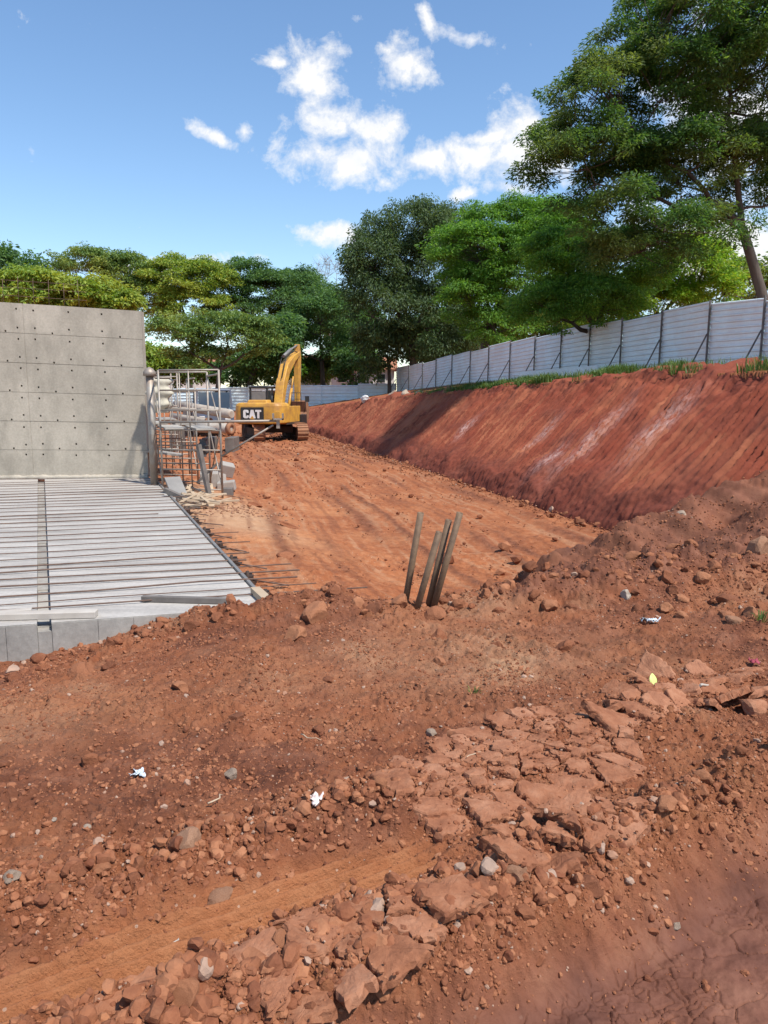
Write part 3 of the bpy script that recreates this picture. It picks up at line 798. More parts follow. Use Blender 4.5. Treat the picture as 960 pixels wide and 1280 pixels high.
# three big distinct slabs at the bottom
def big_plate(px, py, zg, rx, ry, rot, tilt, label, th=.06):
    p = at_z(px, py, zg); g = np.random.default_rng(int(px)); n = 11
    poly = []
    for i in range(n):
        a = 2*math.pi*i/n+g.uniform(-.2, .2); k = g.uniform(.8, 1.1)
        x, y = rx*k*math.cos(a), ry*k*math.sin(a)
        poly.append(np.array([x*math.cos(rot)-y*math.sin(rot), x*math.sin(rot)+y*math.cos(rot)]))
    o = link(bpy.data.objects.new('mud_slab', plate_mesh(poly, th, int(px))))
    o.location = (p.x, p.y, gz(p.x, p.y)+.02); o.rotation_euler = tilt
    return tag(o, label, 'mud slab')
big_plate(410, 1200, .60, .15, .06, R(33), (.10, -.06, 0), 'largest smooth mud slab with a ragged overhanging lip at bottom centre')
big_plate(175, 1262, .60, .12, .055, R(33), (.12, .05, 0), 'smooth purplish mud slab at the bottom left corner of the photo', .07)
big_plate(540, 1015, .63, .085, .075, R(10), (-.06, .08, 0), 'rounded mud plate at the left tip of the cracked patch', .06)

# medium clods, one object each
def clod_field():
    g = np.random.default_rng(33); n = 0
    spots = []
    for _ in range(6000):
        x = g.uniform(-2.6, 4.2); y = g.uniform(1.7, 8.2)
        if abs(x) > .52*y+.05: continue
        w, crest, r1, r2, mud, rut = dens_fore(np.array([x]), np.array([y]))
        pr = max(crest[0]*.55*(x > -2.2), r1[0]*.8, r2[0]*.75, .5 if (x > 1.9 and 5.4 < y < 7.2) else 0, .02)*(1-mud[0])*(1-rut[0])
        if y > ycrest(np.array([x]))[0]+.1 and x < 1.7: continue
        if g.uniform() > pr*.5: continue
        far = y > 4.6
        sz = g.uniform(.03, .075)**1.0*(1.15 if far else .62)
        if any((x-a)**2+(y-b)**2 < (sz+c)**2 for a, b, c in spots): continue
        spots.append((x, y, sz))
    spots.sort(key=lambda t: -t[2]/t[1]); spots = spots[:210]
    for x, y, sz in spots:
        q, s, qq, mud, r1, r2, rut, pl = masks(np.array([x]), np.array([y]))
        if y > 4.6 and x < 1.7: lab, grp = 'reddish brown earth clod lying on the loose berm between foreground and lane', 'earth clods along the berm'
        elif y > 4.6: lab, grp = 'dark red earth clod on the foot of the right hand spoil mound', 'earth clods below the spoil mound'
        elif r1[0] > r2[0]: lab, grp = 'brown mud clod on the ridge of crumbs beside the damp rut floor', 'mud clods along the lower ridge'
        else: lab, grp = 'stony brown clod in the rubble ridge left of the smooth wheel track', 'clods along the upper rubble ridge'
        place_rock('soil_clod', 0, 0, sz, M_CLODBIG, lab, 'clod', grp, xy=(x, y), sink=.35)
clod_field()
B = [(782, 746, .06, M_PALE, 'pale angular stone at the left foot of the red spoil mound'),
     (289, 966, .032, M_PALE, 'grey square-edged stone standing alone in the left foreground'),
     (945, 708, .15, M_OCHRE, 'large rounded boulder crusted with soil at the right edge'),
     (232, 1046, .055, M_OCHRE, 'lumpy ochre stone on top of the rubble ridge left of centre'),
     (275, 1122, .04, M_OCHRE, 'smooth tan wedge stone at the lower side of the left rubble ridge'),
     (545, 1150, .033, M_PALE, 'round whitish stone beside the chalky patch at bottom centre'),
     (108, 1034, .015, M_PALE, 'small white pebble in the left foreground, right of another'),
     (68, 1028, .014, M_PALE, 'small white pebble nearest the left edge of the foreground'),
     (917, 775, .06, M_OCHRE, 'tan boulder under the large rounded boulder at right'),
     (540, 915, .032, M_PALE, 'grey weathered stone at the upper left corner of the mud plates'),
     (688, 752, .085, M_CLOD, 'biggest dark clod on the berm right of the pipes'),
     (395, 765, .12, M_CLOD, 'big dark red clod at the slab corner'),
     (850, 655, .06, M_PALE, 'pale stone half buried on the crest of the spoil mound'),
     (645, 1090, .045, M_OCHRE, 'cracked tan block standing on the lower ridge'),
     (15, 1105, .022, M_PALE, 'flat greyish stone at the far left edge of the foreground'),
     (940, 880, .08, M_PLATE, 'broad flat stone flake at the right edge below the mound'),
     (845, 565+590, .02, M_PALE, 'small grey chip lying on the damp mud at right')]
for px, py, sz, mt, lab in B:
    place_rock('boulder' if sz > .09 else 'stone', px, py, sz, mt, lab, 'boulder' if sz > .09 else 'stone')
# ------------------------------------------------------------------ concrete deck
SZ = .50
def V2(a, z): return (a[0], a[1], z)
A_ = np.array([-.98, 6.27]); B_ = np.array([-5.03, 16.62]); JF = np.array([-2.60, 5.82]); JB = np.array([-7.22, 16.30])
JF2 = np.array([-2.70, 5.79]); JB2 = np.array([-7.36, 16.28]); LF = np.array([-5.2, 5.09]); LB = np.array([-12.2, 15.9])
def slab(corners, label):
    m = MB(); z0 = -.12
    a, b, c, d = [np.array(k) for k in corners]      # front-left, front-right, back-right, back-left
    n = 1
    vs = [V2(p, z0) for p in (a, b, c, d)]+[V2(p, SZ) for p in (a, b, c, d)]
    m.add(vs, [(3, 2, 1, 0), (4, 5, 6, 7), (1, 2, 6, 5), (2, 3, 7, 6), (3, 0, 4, 7)])
    o = m.build('concrete_slab', M_SLAB)
    tag(o, label, 'slab')
    # front face with board marks: separate cast panels standing 3 mm proud of each other
    f = MB(); L = np.linalg.norm(b-a); u = (b-a)/L; nrm = np.array([u[1], -u[0]]); k = 0; x = 0
    while x < L-.02:
        w = min(random.uniform(.2, .42), L-x); dpt = .004+random.uniform(0, .0025)
        p = a+u*(x+.002); q = a+u*(x+w-.002); p2 = p+nrm*dpt; q2 = q+nrm*dpt
        for zz0, zz1 in ((z0, .19), (.196, SZ-.008)):
            f.add([V2(p, zz0), V2(q, zz0), V2(q2, zz0), V2(p2, zz0), V2(p, zz1), V2(q, zz1), V2(q2, zz1), V2(p2, zz1)],
                  [(0, 1, 2, 3), (7, 6, 5, 4), (3, 2, 6, 7), (2, 1, 5, 6), (0, 3, 7, 4)])
        x += w
    f.add([V2(a, z0), V2(b, z0), V2(b, SZ), V2(a, SZ)], [(0, 1, 2, 3)])
    f.build('board_marked_face', M_SLABEDGE, o)
    return o
slab((JF, A_, B_, JB), 'broad pale concrete deck slab right of the dark joint, crossed by reinforcing bars')
slab((LF, JF2, JB2, LB), 'pale concrete deck slab left of the dark joint, cut off by the photo edge')
m = MB(); e = np.array([.964, .266])
m.add([V2(JF2+.002*e, -.1), V2(JF-.002*e, -.1), V2(JB, -.1), V2(JB2+.003*e, -.1), V2(JF2+.002*e, SZ-.07), V2(JF-.002*e, SZ-.07), V2(JB, SZ-.07), V2(JB2+.003*e, SZ-.07)],
      [(3, 2, 1, 0), (4, 5, 6, 7), (0, 1, 5, 4), (1, 2, 6, 5), (2, 3, 7, 6), (3, 0, 4, 7)])
for k in range(9):
    t0 = k/9+.01; t1 = t0+random.uniform(.04, .085); P = lambda c, d, t: c+(d-c)*t
    m.add([V2(P(JF2, JB2, t), z)+() for t in (t0, t1) for z in (SZ-.07, SZ-.05-.01*random.random())]+[V2(P(JF, JB, t), z) for t in (t0, t1) for z in (SZ-.07, SZ-.055)],
          [(1, 5, 7, 3), (0, 4, 5, 1), (2, 3, 7, 6)])
tag(m.build('joint_beam', M_SLABEDGE), 'narrow dark recessed beam running between the two concrete deck slabs', 'beam')
# long bars lying across the deck
def deck_edge(t): return A_+(B_-A_)*t
for i in range(29):
    t = .035+(i/28)**1.12*.93
    p = deck_edge(t); ang = math.atan2(.27, .963)+random.uniform(-.02, .02)
    d = np.array([math.cos(ang), math.sin(ang)])
    over = random.choice([.1, .15, .2, .3, .45, .6]) if i > 2 else (1.0, .6, .5)[i]
    if random.random() < .12: over = -random.uniform(.0, .4)
    a = p-d*(4.6+5*t); b = p+d*over
    z = SZ+.014; m = MB()
    pts = [(a[0]+(b[0]-a[0])*k/6, a[1]+(b[1]-a[1])*k/6+random.uniform(-.012, .012), z+abs(random.gauss(0, .006))) for k in range(7)]
    m.tube(pts, random.choice((.0055, .0065, .0075, .009)), 6)
    o = m.build('reinforcing_bar', M_REBAR)
    if i == 0: tag(o, 'nearest reinforcing bar on the deck, its end reaching farthest over the soil', 'rebar', 'reinforcing bars across the deck')
    else: tag(o, 'rusty reinforcing bar lying crosswise on the pale concrete deck', 'rebar', 'reinforcing bars across the deck')
# edge board and clamps along the right edge
m = MB(); off = np.array([_sn[0], _sn[1]])*.022
m.bar(V2(A_+off, SZ-.06), V2(B_+off, SZ-.06), .03, .17)
tag(m.build('edge_board', M_GREYM), 'thin grey form board along the right edge of the concrete deck', 'form board')
cl0 = None
for i, t in enumerate((.045, .115, .19, .28, .365, .455, .55, .65, .76, .87)):
    p = deck_edge(t)+_sn*.10
    if cl0 is None:
        cl0 = empty('form_clamp', (0, 0, 0))
        MB().box((0, 0, .04), (.09, .10, .12)).box((.05, .02, .02), (.05, .16, .06)).tube([(0, -.06, .02), (0, -.06, .16)], .018, 6).build('clamp_body', M_UNDER, cl0)
        MB().tube([(.0, .0, .06), (.42, -.22, .05)], .009, 6).build('stub_bar', M_REBAR, cl0)
        MB().box((-.03, .05, .10), (.12, .03, .03), .5).build('wedge', M_BLK, cl0)
        c = cl0
    else: c = copy_tree(cl0)
    c.location = (p[0], p[1], SZ-.12); c.rotation_euler = (0, 0, random.uniform(-.15, .15))
    tag(c, 'dark form clamp with a rusty stub bar at the deck edge' if i else 'dark form clamp nearest the camera at the right corner of the deck', 'clamp', 'form clamps along the deck edge')
def plank(name, p, q, w, h, mat, label, cat, grp=None, z=None):
    p = at_z(*p, SZ); q = at_z(*q, SZ); mb = MB(); zz = SZ+h/2+.003+(z or 0)
    mid = (p+q)/2; d = q-p; rz = math.atan2(d.y, d.x); o = mb.box((0, 0, 0), (d.length, w, h)).build(name, mat, None, .004)
    o.location = (mid.x, mid.y, zz); o.rotation_euler = (0, 0, rz); return tag(o, label, cat, grp)
plank('timber_batten', (178, 752), (285, 755), .055, .05, M_WOODDARK, 'dark wet batten lying alone near the front of the deck', 'batten')
plank('timber_block', (319, 742), (334, 756), .085, .06, M_WOOD, 'short yellow timber block at the front right corner of the deck', 'timber')
plank('timber_plank', (-60, 776), (121, 771), .10, .05, M_WOODGREY, 'long weathered plank lying over the dark joint at the deck front', 'plank')
plank('timber_plank', (-60, 775), (40, 766), .07, .035, M_WOODGREY, 'short weathered plank at the left photo edge behind a longer one', 'plank')

# ------------------------------------------------------------------ cast concrete wall
def cast_wall():
    WR = np.array([-5.12, 16.66]); wd = np.array([-6.0, -.42]); W = 6.4; wd = wd/np.linalg.norm(wd); nrm = np.array([wd[1], -wd[0]])
    if nrm[1] > 0: nrm = -nrm
    Hh = 3.52; nl = 6; lift = Hh/nl
    cols = [.82, 1.50, 2.20, 2.55, 3.9, 4.6, 5.3]; sc = [.46, 1.85, 2.80, 3.6, 4.7]
    xs = {0.0, W}; zs = {0.0, Hh}; holes = []
    h = .018
    for k in range(nl):
        for fz in (.2, .80) if k else (.82,):
            z = k*lift+fz*lift
            for c in cols: holes.append((c+random.uniform(-.012, .012), z+random.uniform(-.012, .012)))
        if k:
            for c in sc: holes.append((c, k*lift+.03))
    for hx, hz in holes: xs |= {hx-h, hx+h}; zs |= {hz-h, hz+h}
    for k in range(1, nl): zs |= {k*lift-.005, k*lift+.005}
    for vx in (2.42,): xs |= {vx-.006, vx+.006}
    xs = sorted(xs); zs = sorted(zs); nx, nz = len(xs)-1, len(zs)-1
    liftoff = [0, .006, .001, .007, .002, .006]
    D = np.zeros((nx, nz))
    xc = [(a+b)/2 for a, b in zip(xs, xs[1:])]; zc = [(a+b)/2 for a, b in zip(zs, zs[1:])]
    for j in range(nz): D[:, j] = liftoff[min(nl-1, int(zc[j]/lift))]
    for j in range(nz):
        if any(abs(zc[j]-k*lift) < .0049 for k in range(1, nl)): D[:, j] = .014
    for i in range(nx):
        if abs(xc[i]-2.42) < .0059: D[i, :] += .006
    for hx, hz in holes:
        for i in range(nx):
            if abs(xc[i]-hx) < h*.99:
                for j in range(nz):
                    if abs(zc[j]-hz) < h*.99: D[i, j] = .11
    def P(x, z, d):
        zz = z*(1+.016*x) if z > 0 else z
        q = WR+wd*x-nrm*d
        return (q[0], q[1], SZ+zz)
    m = MB()
    for i in range(nx):
        for j in range(nz):
            d = D[i, j]
            m.add([P(xs[i], zs[j], d), P(xs[i], zs[j+1], d), P(xs[i+1], zs[j+1], d), P(xs[i+1], zs[j], d)], [(0, 1, 2, 3)])
            if i+1 < nx and D[i+1, j] != d:
                e = D[i+1, j]; m.add([P(xs[i+1], zs[j], d), P(xs[i+1], zs[j+1], d), P(xs[i+1], zs[j+1], e), P(xs[i+1], zs[j], e)], [(0, 1, 2, 3)])
            if j+1 < nz and D[i, j+1] != d:
                e = D[i, j+1]; m.add([P(xs[i], zs[j+1], d), P(xs[i+1], zs[j+1], d), P(xs[i+1], zs[j+1], e), P(xs[i], zs[j+1], e)], [(0, 1, 2, 3)])
    T = .26
    m.add([P(0, 0, .007), P(0, Hh, .007), P(0, Hh, T), P(0, 0, T), P(W, 0, .007), P(W, Hh, .007), P(W, Hh, T), P(W, 0, T)],
          [(0, 3, 2, 1), (4, 5, 6, 7), (1, 2, 6, 5), (3, 7, 6, 2)])
    o = m.build('concrete_wall', M_WALL)
    tag(o, 'tall bare concrete wall with rows of tie holes standing behind the deck', 'wall')
    f = MB(); pts = []; rs = []
    for k in range(90):
        x = k*W/89; q = WR+wd*x+nrm*.02; pts.append((q[0], q[1], SZ+.01)); rs.append(.045+.03*random.random())
    f.tube(pts, rs, 8); f.build('mortar_fillet', M_WALL, o)
    for k in range(16):
        x = 1.3+k*.31; q = WR+wd*x-nrm*.13; zt = SZ+Hh*(1+.016*x)
        MB().tube([(q[0], q[1], zt-.05), (q[0]+random.uniform(-.02, .02), q[1], zt+.52+random.uniform(-.06, .06))], .005, 5).build('starter_bar', M_REBAR, o)
    for k, zz in enumerate((.16, .33, .47)):
        a = WR+wd*1.15-nrm*.145; b = WR+wd*6.3-nrm*.145
        MB().tube([(a[0], a[1], SZ+Hh*1.018+zz), (b[0], b[1], SZ+Hh*1.10+zz)], .004, 5).build('link_bar', M_REBAR, o)
cast_wall()

# ------------------------------------------------------------------ four pipes stuck in the berm
for (bx, by), (tx, ty), dy, lab in (((504, 768), (526, 641), .12, 'leftmost muddy pipe of the four stuck in the berm'),
                                    ((519, 768), (549, 665), .0, 'shortest muddy pipe, in front, open end facing the camera'),
                                    ((533, 766), (561, 650), .16, 'muddy pipe half hidden behind the shortest pipe in the berm'),
                                    ((541, 763), (575, 641), .10, 'rightmost and most tilted muddy pipe in the berm')):
    y0 = 5.86+dy; b = at_y(bx, by, y0); t = at_y(tx, ty, y0-.10); d = (t-b).normalized()
    mb = MB(); mb.pipe((0, 0, 0), t-b+d*.22, .0255, .020, 14)
    o = mb.build('steel_pipe', M_PIPE); o.location = b-d*.22; tag(o, lab, 'pipe', 'pipes stuck in the berm')

# ------------------------------------------------------------------ excavator
def excavator():
    c = at_z(333, 548, 0)
    root = empty('excavator', (-5.75, 40.4, 0), R(19)); root.location.z = gz(-5.75, 40.4)-.03; root.scale = (.92, .92, .92)
    tag(root, 'yellow crawler excavator with raised boom parked at the end of the dirt lane', 'excavator')
    for sx in (-1, 1):
        X = sx*1.19; Lh, r = 1.75, .46; W = .6
        prof = []
        for k in range(60):
            s = k/60*(4*Lh+2*math.pi*r)
            if s < 2*Lh: p = (-Lh+s, 2*r, 0)
            elif s < 2*Lh+math.pi*r: a = (s-2*Lh)/r; p = (Lh+r*math.sin(a), r+r*math.cos(a), -a)
            elif s < 4*Lh+math.pi*r: p = (Lh-(s-2*Lh-math.pi*r), 0, math.pi)
            else: a = (s-4*Lh-math.pi*r)/r; p = (-Lh-r*math.sin(a), r-r*math.cos(a), math.pi-a)
            prof.append(p)
        m = MB()
        for (y, z, a) in prof:
            M = Matrix.Rotation(a, 3, 'X')
            m.box((X, y, z+.03), (W, .165, .035), M=M)
            m.box(Vector((X, y, z+.03))+M @ Vector((0, .055, .03)), (W, .02, .045), M=M)
        t = m.build('track', M_TRACK, root)
        f = MB(); f.box((X, 0, r), (.30, 2*Lh, .5)); f.build('track_frame', M_UNDER, t, .04)
        for yy in (-Lh, Lh):
            w = MB(); w.tube([(X-.22, yy, r), (X+.22, yy, r)], .40, 20); w.tube([(X-.27, yy, r), (X+.27, yy, r)], .16, 12); w.build('sprocket', M_UNDER, t)
        for k in range(7):
            yy = -1.35+k*.45; MB().tube([(X-.2, yy, .2), (X+.2, yy, .2)], .13, 12).build('roller', M_UNDER, t)
    u = MB(); u.box((0, 0, .62), (1.9, 1.5, .35)).tube([(0, 0, .75), (0, 0, 1.02)], .68, 24); u.build('undercarriage', M_UNDER, root, .02)
    UP = R(-30)
    def up(mb, name, mat, parent=None, bevel=0):
        o = mb.build(name, mat, parent or root, bevel)
        if parent is None: o.rotation_euler = (0, 0, UP)
        return o
    # counterweight: rounded plan, rounded upper edge
    def plan(k, w=1.4):
        pts = []
        for i in range(9):
            a = R(i/8*84); pts.append((w*k-.5*k+.5*k*math.cos(a)*1.0, -2.05-.62*k*math.sin(a)))
        right = [(w*k, -1.35)]+pts
        left = [(-x, y) for x, y in reversed(pts)]+[(-w*k, -1.35)]
        return right+left
    m = MB(); rings = [(.95, 1.0), (1.0, 1.06), (1.0, 1.75), (.985, 1.95), (.94, 2.06), (.85, 2.12)]
    vs = []; n = len(plan(1))
    for k, z in rings: vs += [(x, y, z) for x, y in plan(k)]
    fs = [(i*n+j, i*n+(j+1) % n, (i+1)*n+(j+1) % n, (i+1)*n+j) for i in range(len(rings)-1) for j in range(n)]
    fs = [tuple(reversed(f)) for f in fs]+[tuple(range((len(rings)-1)*n, len(rings)*n)), tuple(reversed(range(n)))]
    m.add(vs, [tuple(reversed(f)) if len(f) == 4 else f for f in fs], False)
    cw = up(m, 'counterweight', M_YEL, None, .02)
    up(MB().box((.86, -2.66, 1.46), (.8, .02, .34)), 'recess_panel', M_YEL, cw)
    # decal
    up(MB().box((-.26, -2.69, 1.52), (1.28, .03, .72)), 'decal_plate', M_BLK, cw)
    def letter(polys, mat, nm, dep=.018):
        mm = MB(); MX = Matrix(((1, 0, 0, 0), (0, 0, 1, -2.706), (0, 1, 0, 0), (0, 0, 0, 1)))
        for pl in polys: mm.prism(pl, -dep, 0, MX)
        return up(mm, nm, mat, cw)
    x0, z0, s = -.76, 1.30, .46
    S = lambda pts, ox: [(x0+ox+x*s, z0+z*s) for x, z in pts]
    C = [[(.0, .15), (.15, 0), (.3, 0), (.3, .97), (.15, .97), (0, .85)], [(.3, 0), (.5, 0), (.66, .13), (.66, .34), (.42, .34), (.42, .22), (.3, .22)],
         [(.3, .75), (.42, .75), (.42, .62), (.66, .62), (.66, .85), (.5, .97), (.3, .97)]]
    A = [[(0, 0), (.25, 0), (.40, .34), (.40, .97), (.24, .97)], [(.40, .34), (.55, 0), (.8, 0), (.56, .97), (.40, .97)]]
    T = [[(0, .74), (.72, .74), (.72, .97), (0, .97)], [(.23, 0), (.49, 0), (.49, .74), (.23, .74)]]
    letter([S(p, 0) for p in C], M_WHITE, 'letter_c'); letter([S(p, .32) for p in A], M_WHITE, 'letter_a'); letter([S(p, .68) for p in T], M_WHITE, 'letter_t')
    letter([S([(.12, -.12), (.68, -.12), (.40, .32)], .32)], M_YEL, 'yellow_triangle', .026)
    # house
    h = MB(); h.box((.82, -.35, 1.45), (1.1, 2.1, .95)).box((-.1, -.75, 1.42), (1.0, 1.3, .9)).box((-.82, -.9, 1.42), (1.1, 1.0, .86)); up(h, 'engine_housing', M_YEL, None, .03)
    hb = MB(); hb.box((-.25, -1.55, 2.13), (1.25, .85, .28), taper=.85); up(hb, 'engine_hood', M_YEL, None, .06)
    up(MB().box((0, -.2, 1.0), (2.75, 3.3, .12)), 'deck_frame', M_UNDER)
    up(MB().tube([(.35, -1.25, 2.0), (.35, -1.25, 2.5)], .055, 10), 'exhaust', M_BLK)
    up(MB().box((1.28, 1.0, 1.18), (.45, 1.0, .5)).box((1.3, 1.3, .95), (.4, .5, .12)), 'side_box', M_BLK, None, .02)
    rl = MB()
    for y in (-.9, .1, .9): rl.tube([(1.35, y, 1.9), (1.35, y, 2.65)], .018, 6)
    rl.tube([(1.35, -.9, 2.65), (1.35, .9, 2.65)], .018, 6); rl.tube([(1.35, -.9, 2.3), (1.35, .9, 2.3)], .014, 6)
    up(rl, 'handrail', M_BLK)
    mr = MB(); mr.tube([(1.38, 1.35, 1.5), (1.52, 1.45, 2.25)], .02, 6).box((1.55, 1.45, 2.3), (.24, .06, .34)); up(mr, 'mirror', M_BLK)
    # cab
    cb = MB(); x0c, x1c, y0c, y1c, z0c, z1c = -1.36, -.36, .0, 1.75, 1.1, 2.92
    for x in (x0c, x1c):
        for y in (y0c, y1c): cb.bar((x, y, z0c), (x, y, z1c), .1, .1)
        cb.bar((x, .85, z0c), (x, .85, z1c), .08, .08)
    cb.box(((x0c+x1c)/2, (y0c+y1c)/2, z1c+.04), (1.12, 1.9, .12)); cb.box(((x0c+x1c)/2, (y0c+y1c)/2, 1.42), (1.0, 1.75, .7))
    cab = up(cb, 'cab', M_BLK, None, .015)
    up(MB().box(((x0c+x1c)/2, y0c-.01, 2.30), (.86, .02, .88)), 'rear_window', M_GREYM, cab)
    up(MB().box(((x0c+x1c)/2, y0c-.02, 2.84), (.8, .03, .13)), 'rear_label', M_WHITE, cab)
    for x in (x0c-.0, x1c+.0):
        up(MB().box((x, .43, 2.3), (.02, .74, .95)), 'side_window', M_GLASS, cab); up(MB().box((x, 1.3, 2.3), (.02, .8, .95)), 'side_window', M_GLASS, cab)
    up(MB().box(((x0c+x1c)/2, y1c+.01, 2.1), (.86, .02, 1.3)), 'windscreen', M_GLASS, cab)
    # boom, stick and bucket, in the plane x = .12
    def slab_poly(poly, w, x=.12):
        MX = Matrix(((0, 0, 1, x), (1, 0, 0, 0), (0, 1, 0, 0), (0, 0, 0, 1))); return MB().prism(poly, -w/2, w/2, MX)
    boom = [(.25, 1.65), (.7, 1.65), (1.30, 2.8), (1.98, 3.75), (3.1, 4.5), (4.2, 4.98), (4.2, 5.18), (3.0, 4.88), (1.72, 4.32), (.88, 3.3)]
    bo = up(slab_poly(boom, .5), 'boom', M_YEL, None, .03)
    for sx in (-.32, .56): up(MB().tube([(sx+.0, .95, 1.75), (sx, 1.65, 2.9)], .085, 10).tube([(sx, 1.65, 2.9), (sx, 2.0, 3.6)], .05, 8), 'boom_cylinder', M_YEL, bo)
    up(MB().tube([(.12, 1.6, 4.75), (.12, 3.0, 5.22)], .10, 10).tube([(.12, 3.0, 5.22), (.12, 4.3, 5.55)], .055, 8), 'stick_cylinder', M_GREYM, bo)
    ho = MB()
    for sx in (-.03, .25): ho.tube([(sx, .85, 3.5), (sx, 1.75, 4.75), (sx, 3.1, 5.15), (sx, 4.0, 5.1)], .028, 6)
    up(ho, 'hydraulic_hose', M_BLK, bo)
    stick = [(4.22, 5.6), (4.36, 5.6), (4.58, 4.8), (4.36, 3.0), (4.22, 2.1), (4.02, 2.1), (4.02, 3.0), (4.02, 4.6)]
    st = up(slab_poly(stick, .32), 'stick', M_YEL, None, .03)
    up(MB().tube([(.12, 4.72, 5.2), (.12, 4.78, 3.4)], .09, 10).tube([(.12, 4.78, 3.4), (.12, 4.7, 2.5)], .05, 8), 'bucket_cylinder', M_GREYM, st)
    bk = [(4.0, 2.15), (4.45, 2.2), (4.75, 1.75), (4.6, 1.1), (4.0, .75), (3.3, .9), (3.25, 1.0), (3.9, 1.1), (4.2, 1.5)]
    up(slab_poly(bk, 1.15), 'bucket', M_TRACK, None, .02)
    tb = MB()
    for k in range(5): tb.box((.12-.48+k*.24, 3.15, .95), (.1, .3, .07))
    up(tb, 'bucket_teeth', M_UNDER, None)
excavator()

# ------------------------------------------------------------------ truck, concrete pipes behind the scaffold
t = empty('truck', (-9.6, 43.5, 0), R(20)); t.location.z = gz(-9.6, 43.5)
tag(t, 'dusty blue truck cab half hidden left of the excavator', 'truck')
MB().box((0, 0, 1.15), (2.1, 1.7, .75)).box((0, .1, 2.58), (1.95, 1.4, .14), taper=.95).build('cab_body', M_TRUCK, t, .05)
fr = MB()
for x in (-.95, .95):
    for y in (-.7, .75): fr.bar((x, y, 1.5), (x*.95, y*.9, 2.55), .1, .1)
fr.build('cab_pillar', M_TRUCK, t)
MB().box((0, -.72, 2.02), (1.7, .02, .85)).build('windscreen', M_GLASSB, t); MB().box((.93, 0, 2.02), (.02, 1.2, .85)).box((-.93, 0, 2.02), (.02, 1.2, .85)).build('side_window', M_GLASSB, t)
MB().box((0, 2.6, .85), (.9, 5, .25)).build('chassis', M_BLK, t); MB().box((0, 3.1, 1.25), (2.3, 4.1, .4)).build('load_bed', M_GREYM, t)
for x in (-.95, .95):
    for y in (-.1, 3.6):
        w = MB().tube([(x-.14, y, .46), (x+.14, y, .46)], .46, 18).build('wheel', M_BLK, t); MB().tube([(x-.15, y, .46), (x+.15, y, .46)], .22, 12).build('rim', M_GREYM, w)
MB().box((-.7, -.87, 1.05), (.3, .04, .2)).build('headlight', M_WHITE, t); MB().box((.7, -.87, 1.05), (.3, .04, .2)).build('headlight', M_WHITE, t)
def big_pipe(p, q, r, lab, fl=True):
    root = empty('concrete_pipe', p); d = Vector(q)-Vector(p)
    MB().tube([(0, 0, 0), d*.5, d*.96, d*.985, d], [r, r, r, r*.93, r*.75], 20).build('pipe_barrel', M_PIPEC, root)
    if fl: MB().pipe(d*.94, d*1.0+d.normalized()*.04, r*1.12, r*.5, 20).build('end_collar', M_TRACK, root)
    tag(root, lab, 'pipe', 'big pipes stacked behind the scaffold')
big_pipe(at_y(220, 506, 33), at_y(290, 518, 31), .19, 'upper long pale pipe of the stack behind the scaffold, left of the excavator', False)
big_pipe(at_y(245, 534, 31.5), at_y(289, 536, 30.6), .21, 'lower pale pipe with a rusty end collar left of the excavator tracks')
big_pipe(at_y(215, 520, 33), at_y(262, 527, 31.6), .14, 'thin pale pipe between the upper and the lower big pipe')
pb = at_y(270, 552, 31.3); gzp = gz(pb.x, pb.y)
for px, lab in ((222, 'left'), (262, 'middle'), (290, 'right')):
    q = at_y(px, 545, 31.9); mb = MB(); hgt = 1.15 if px < 250 else .62
    mb.box((0, 0, hgt/2), (.35, 1.3, hgt)); o = mb.build('timber_cribbing', M_WOODDARK, None, .02); o.location = (q.x, q.y, gz(q.x, q.y)-.05)
    tag(o, 'dark %s timber crib holding up the big pale pipes' % lab, 'timber')

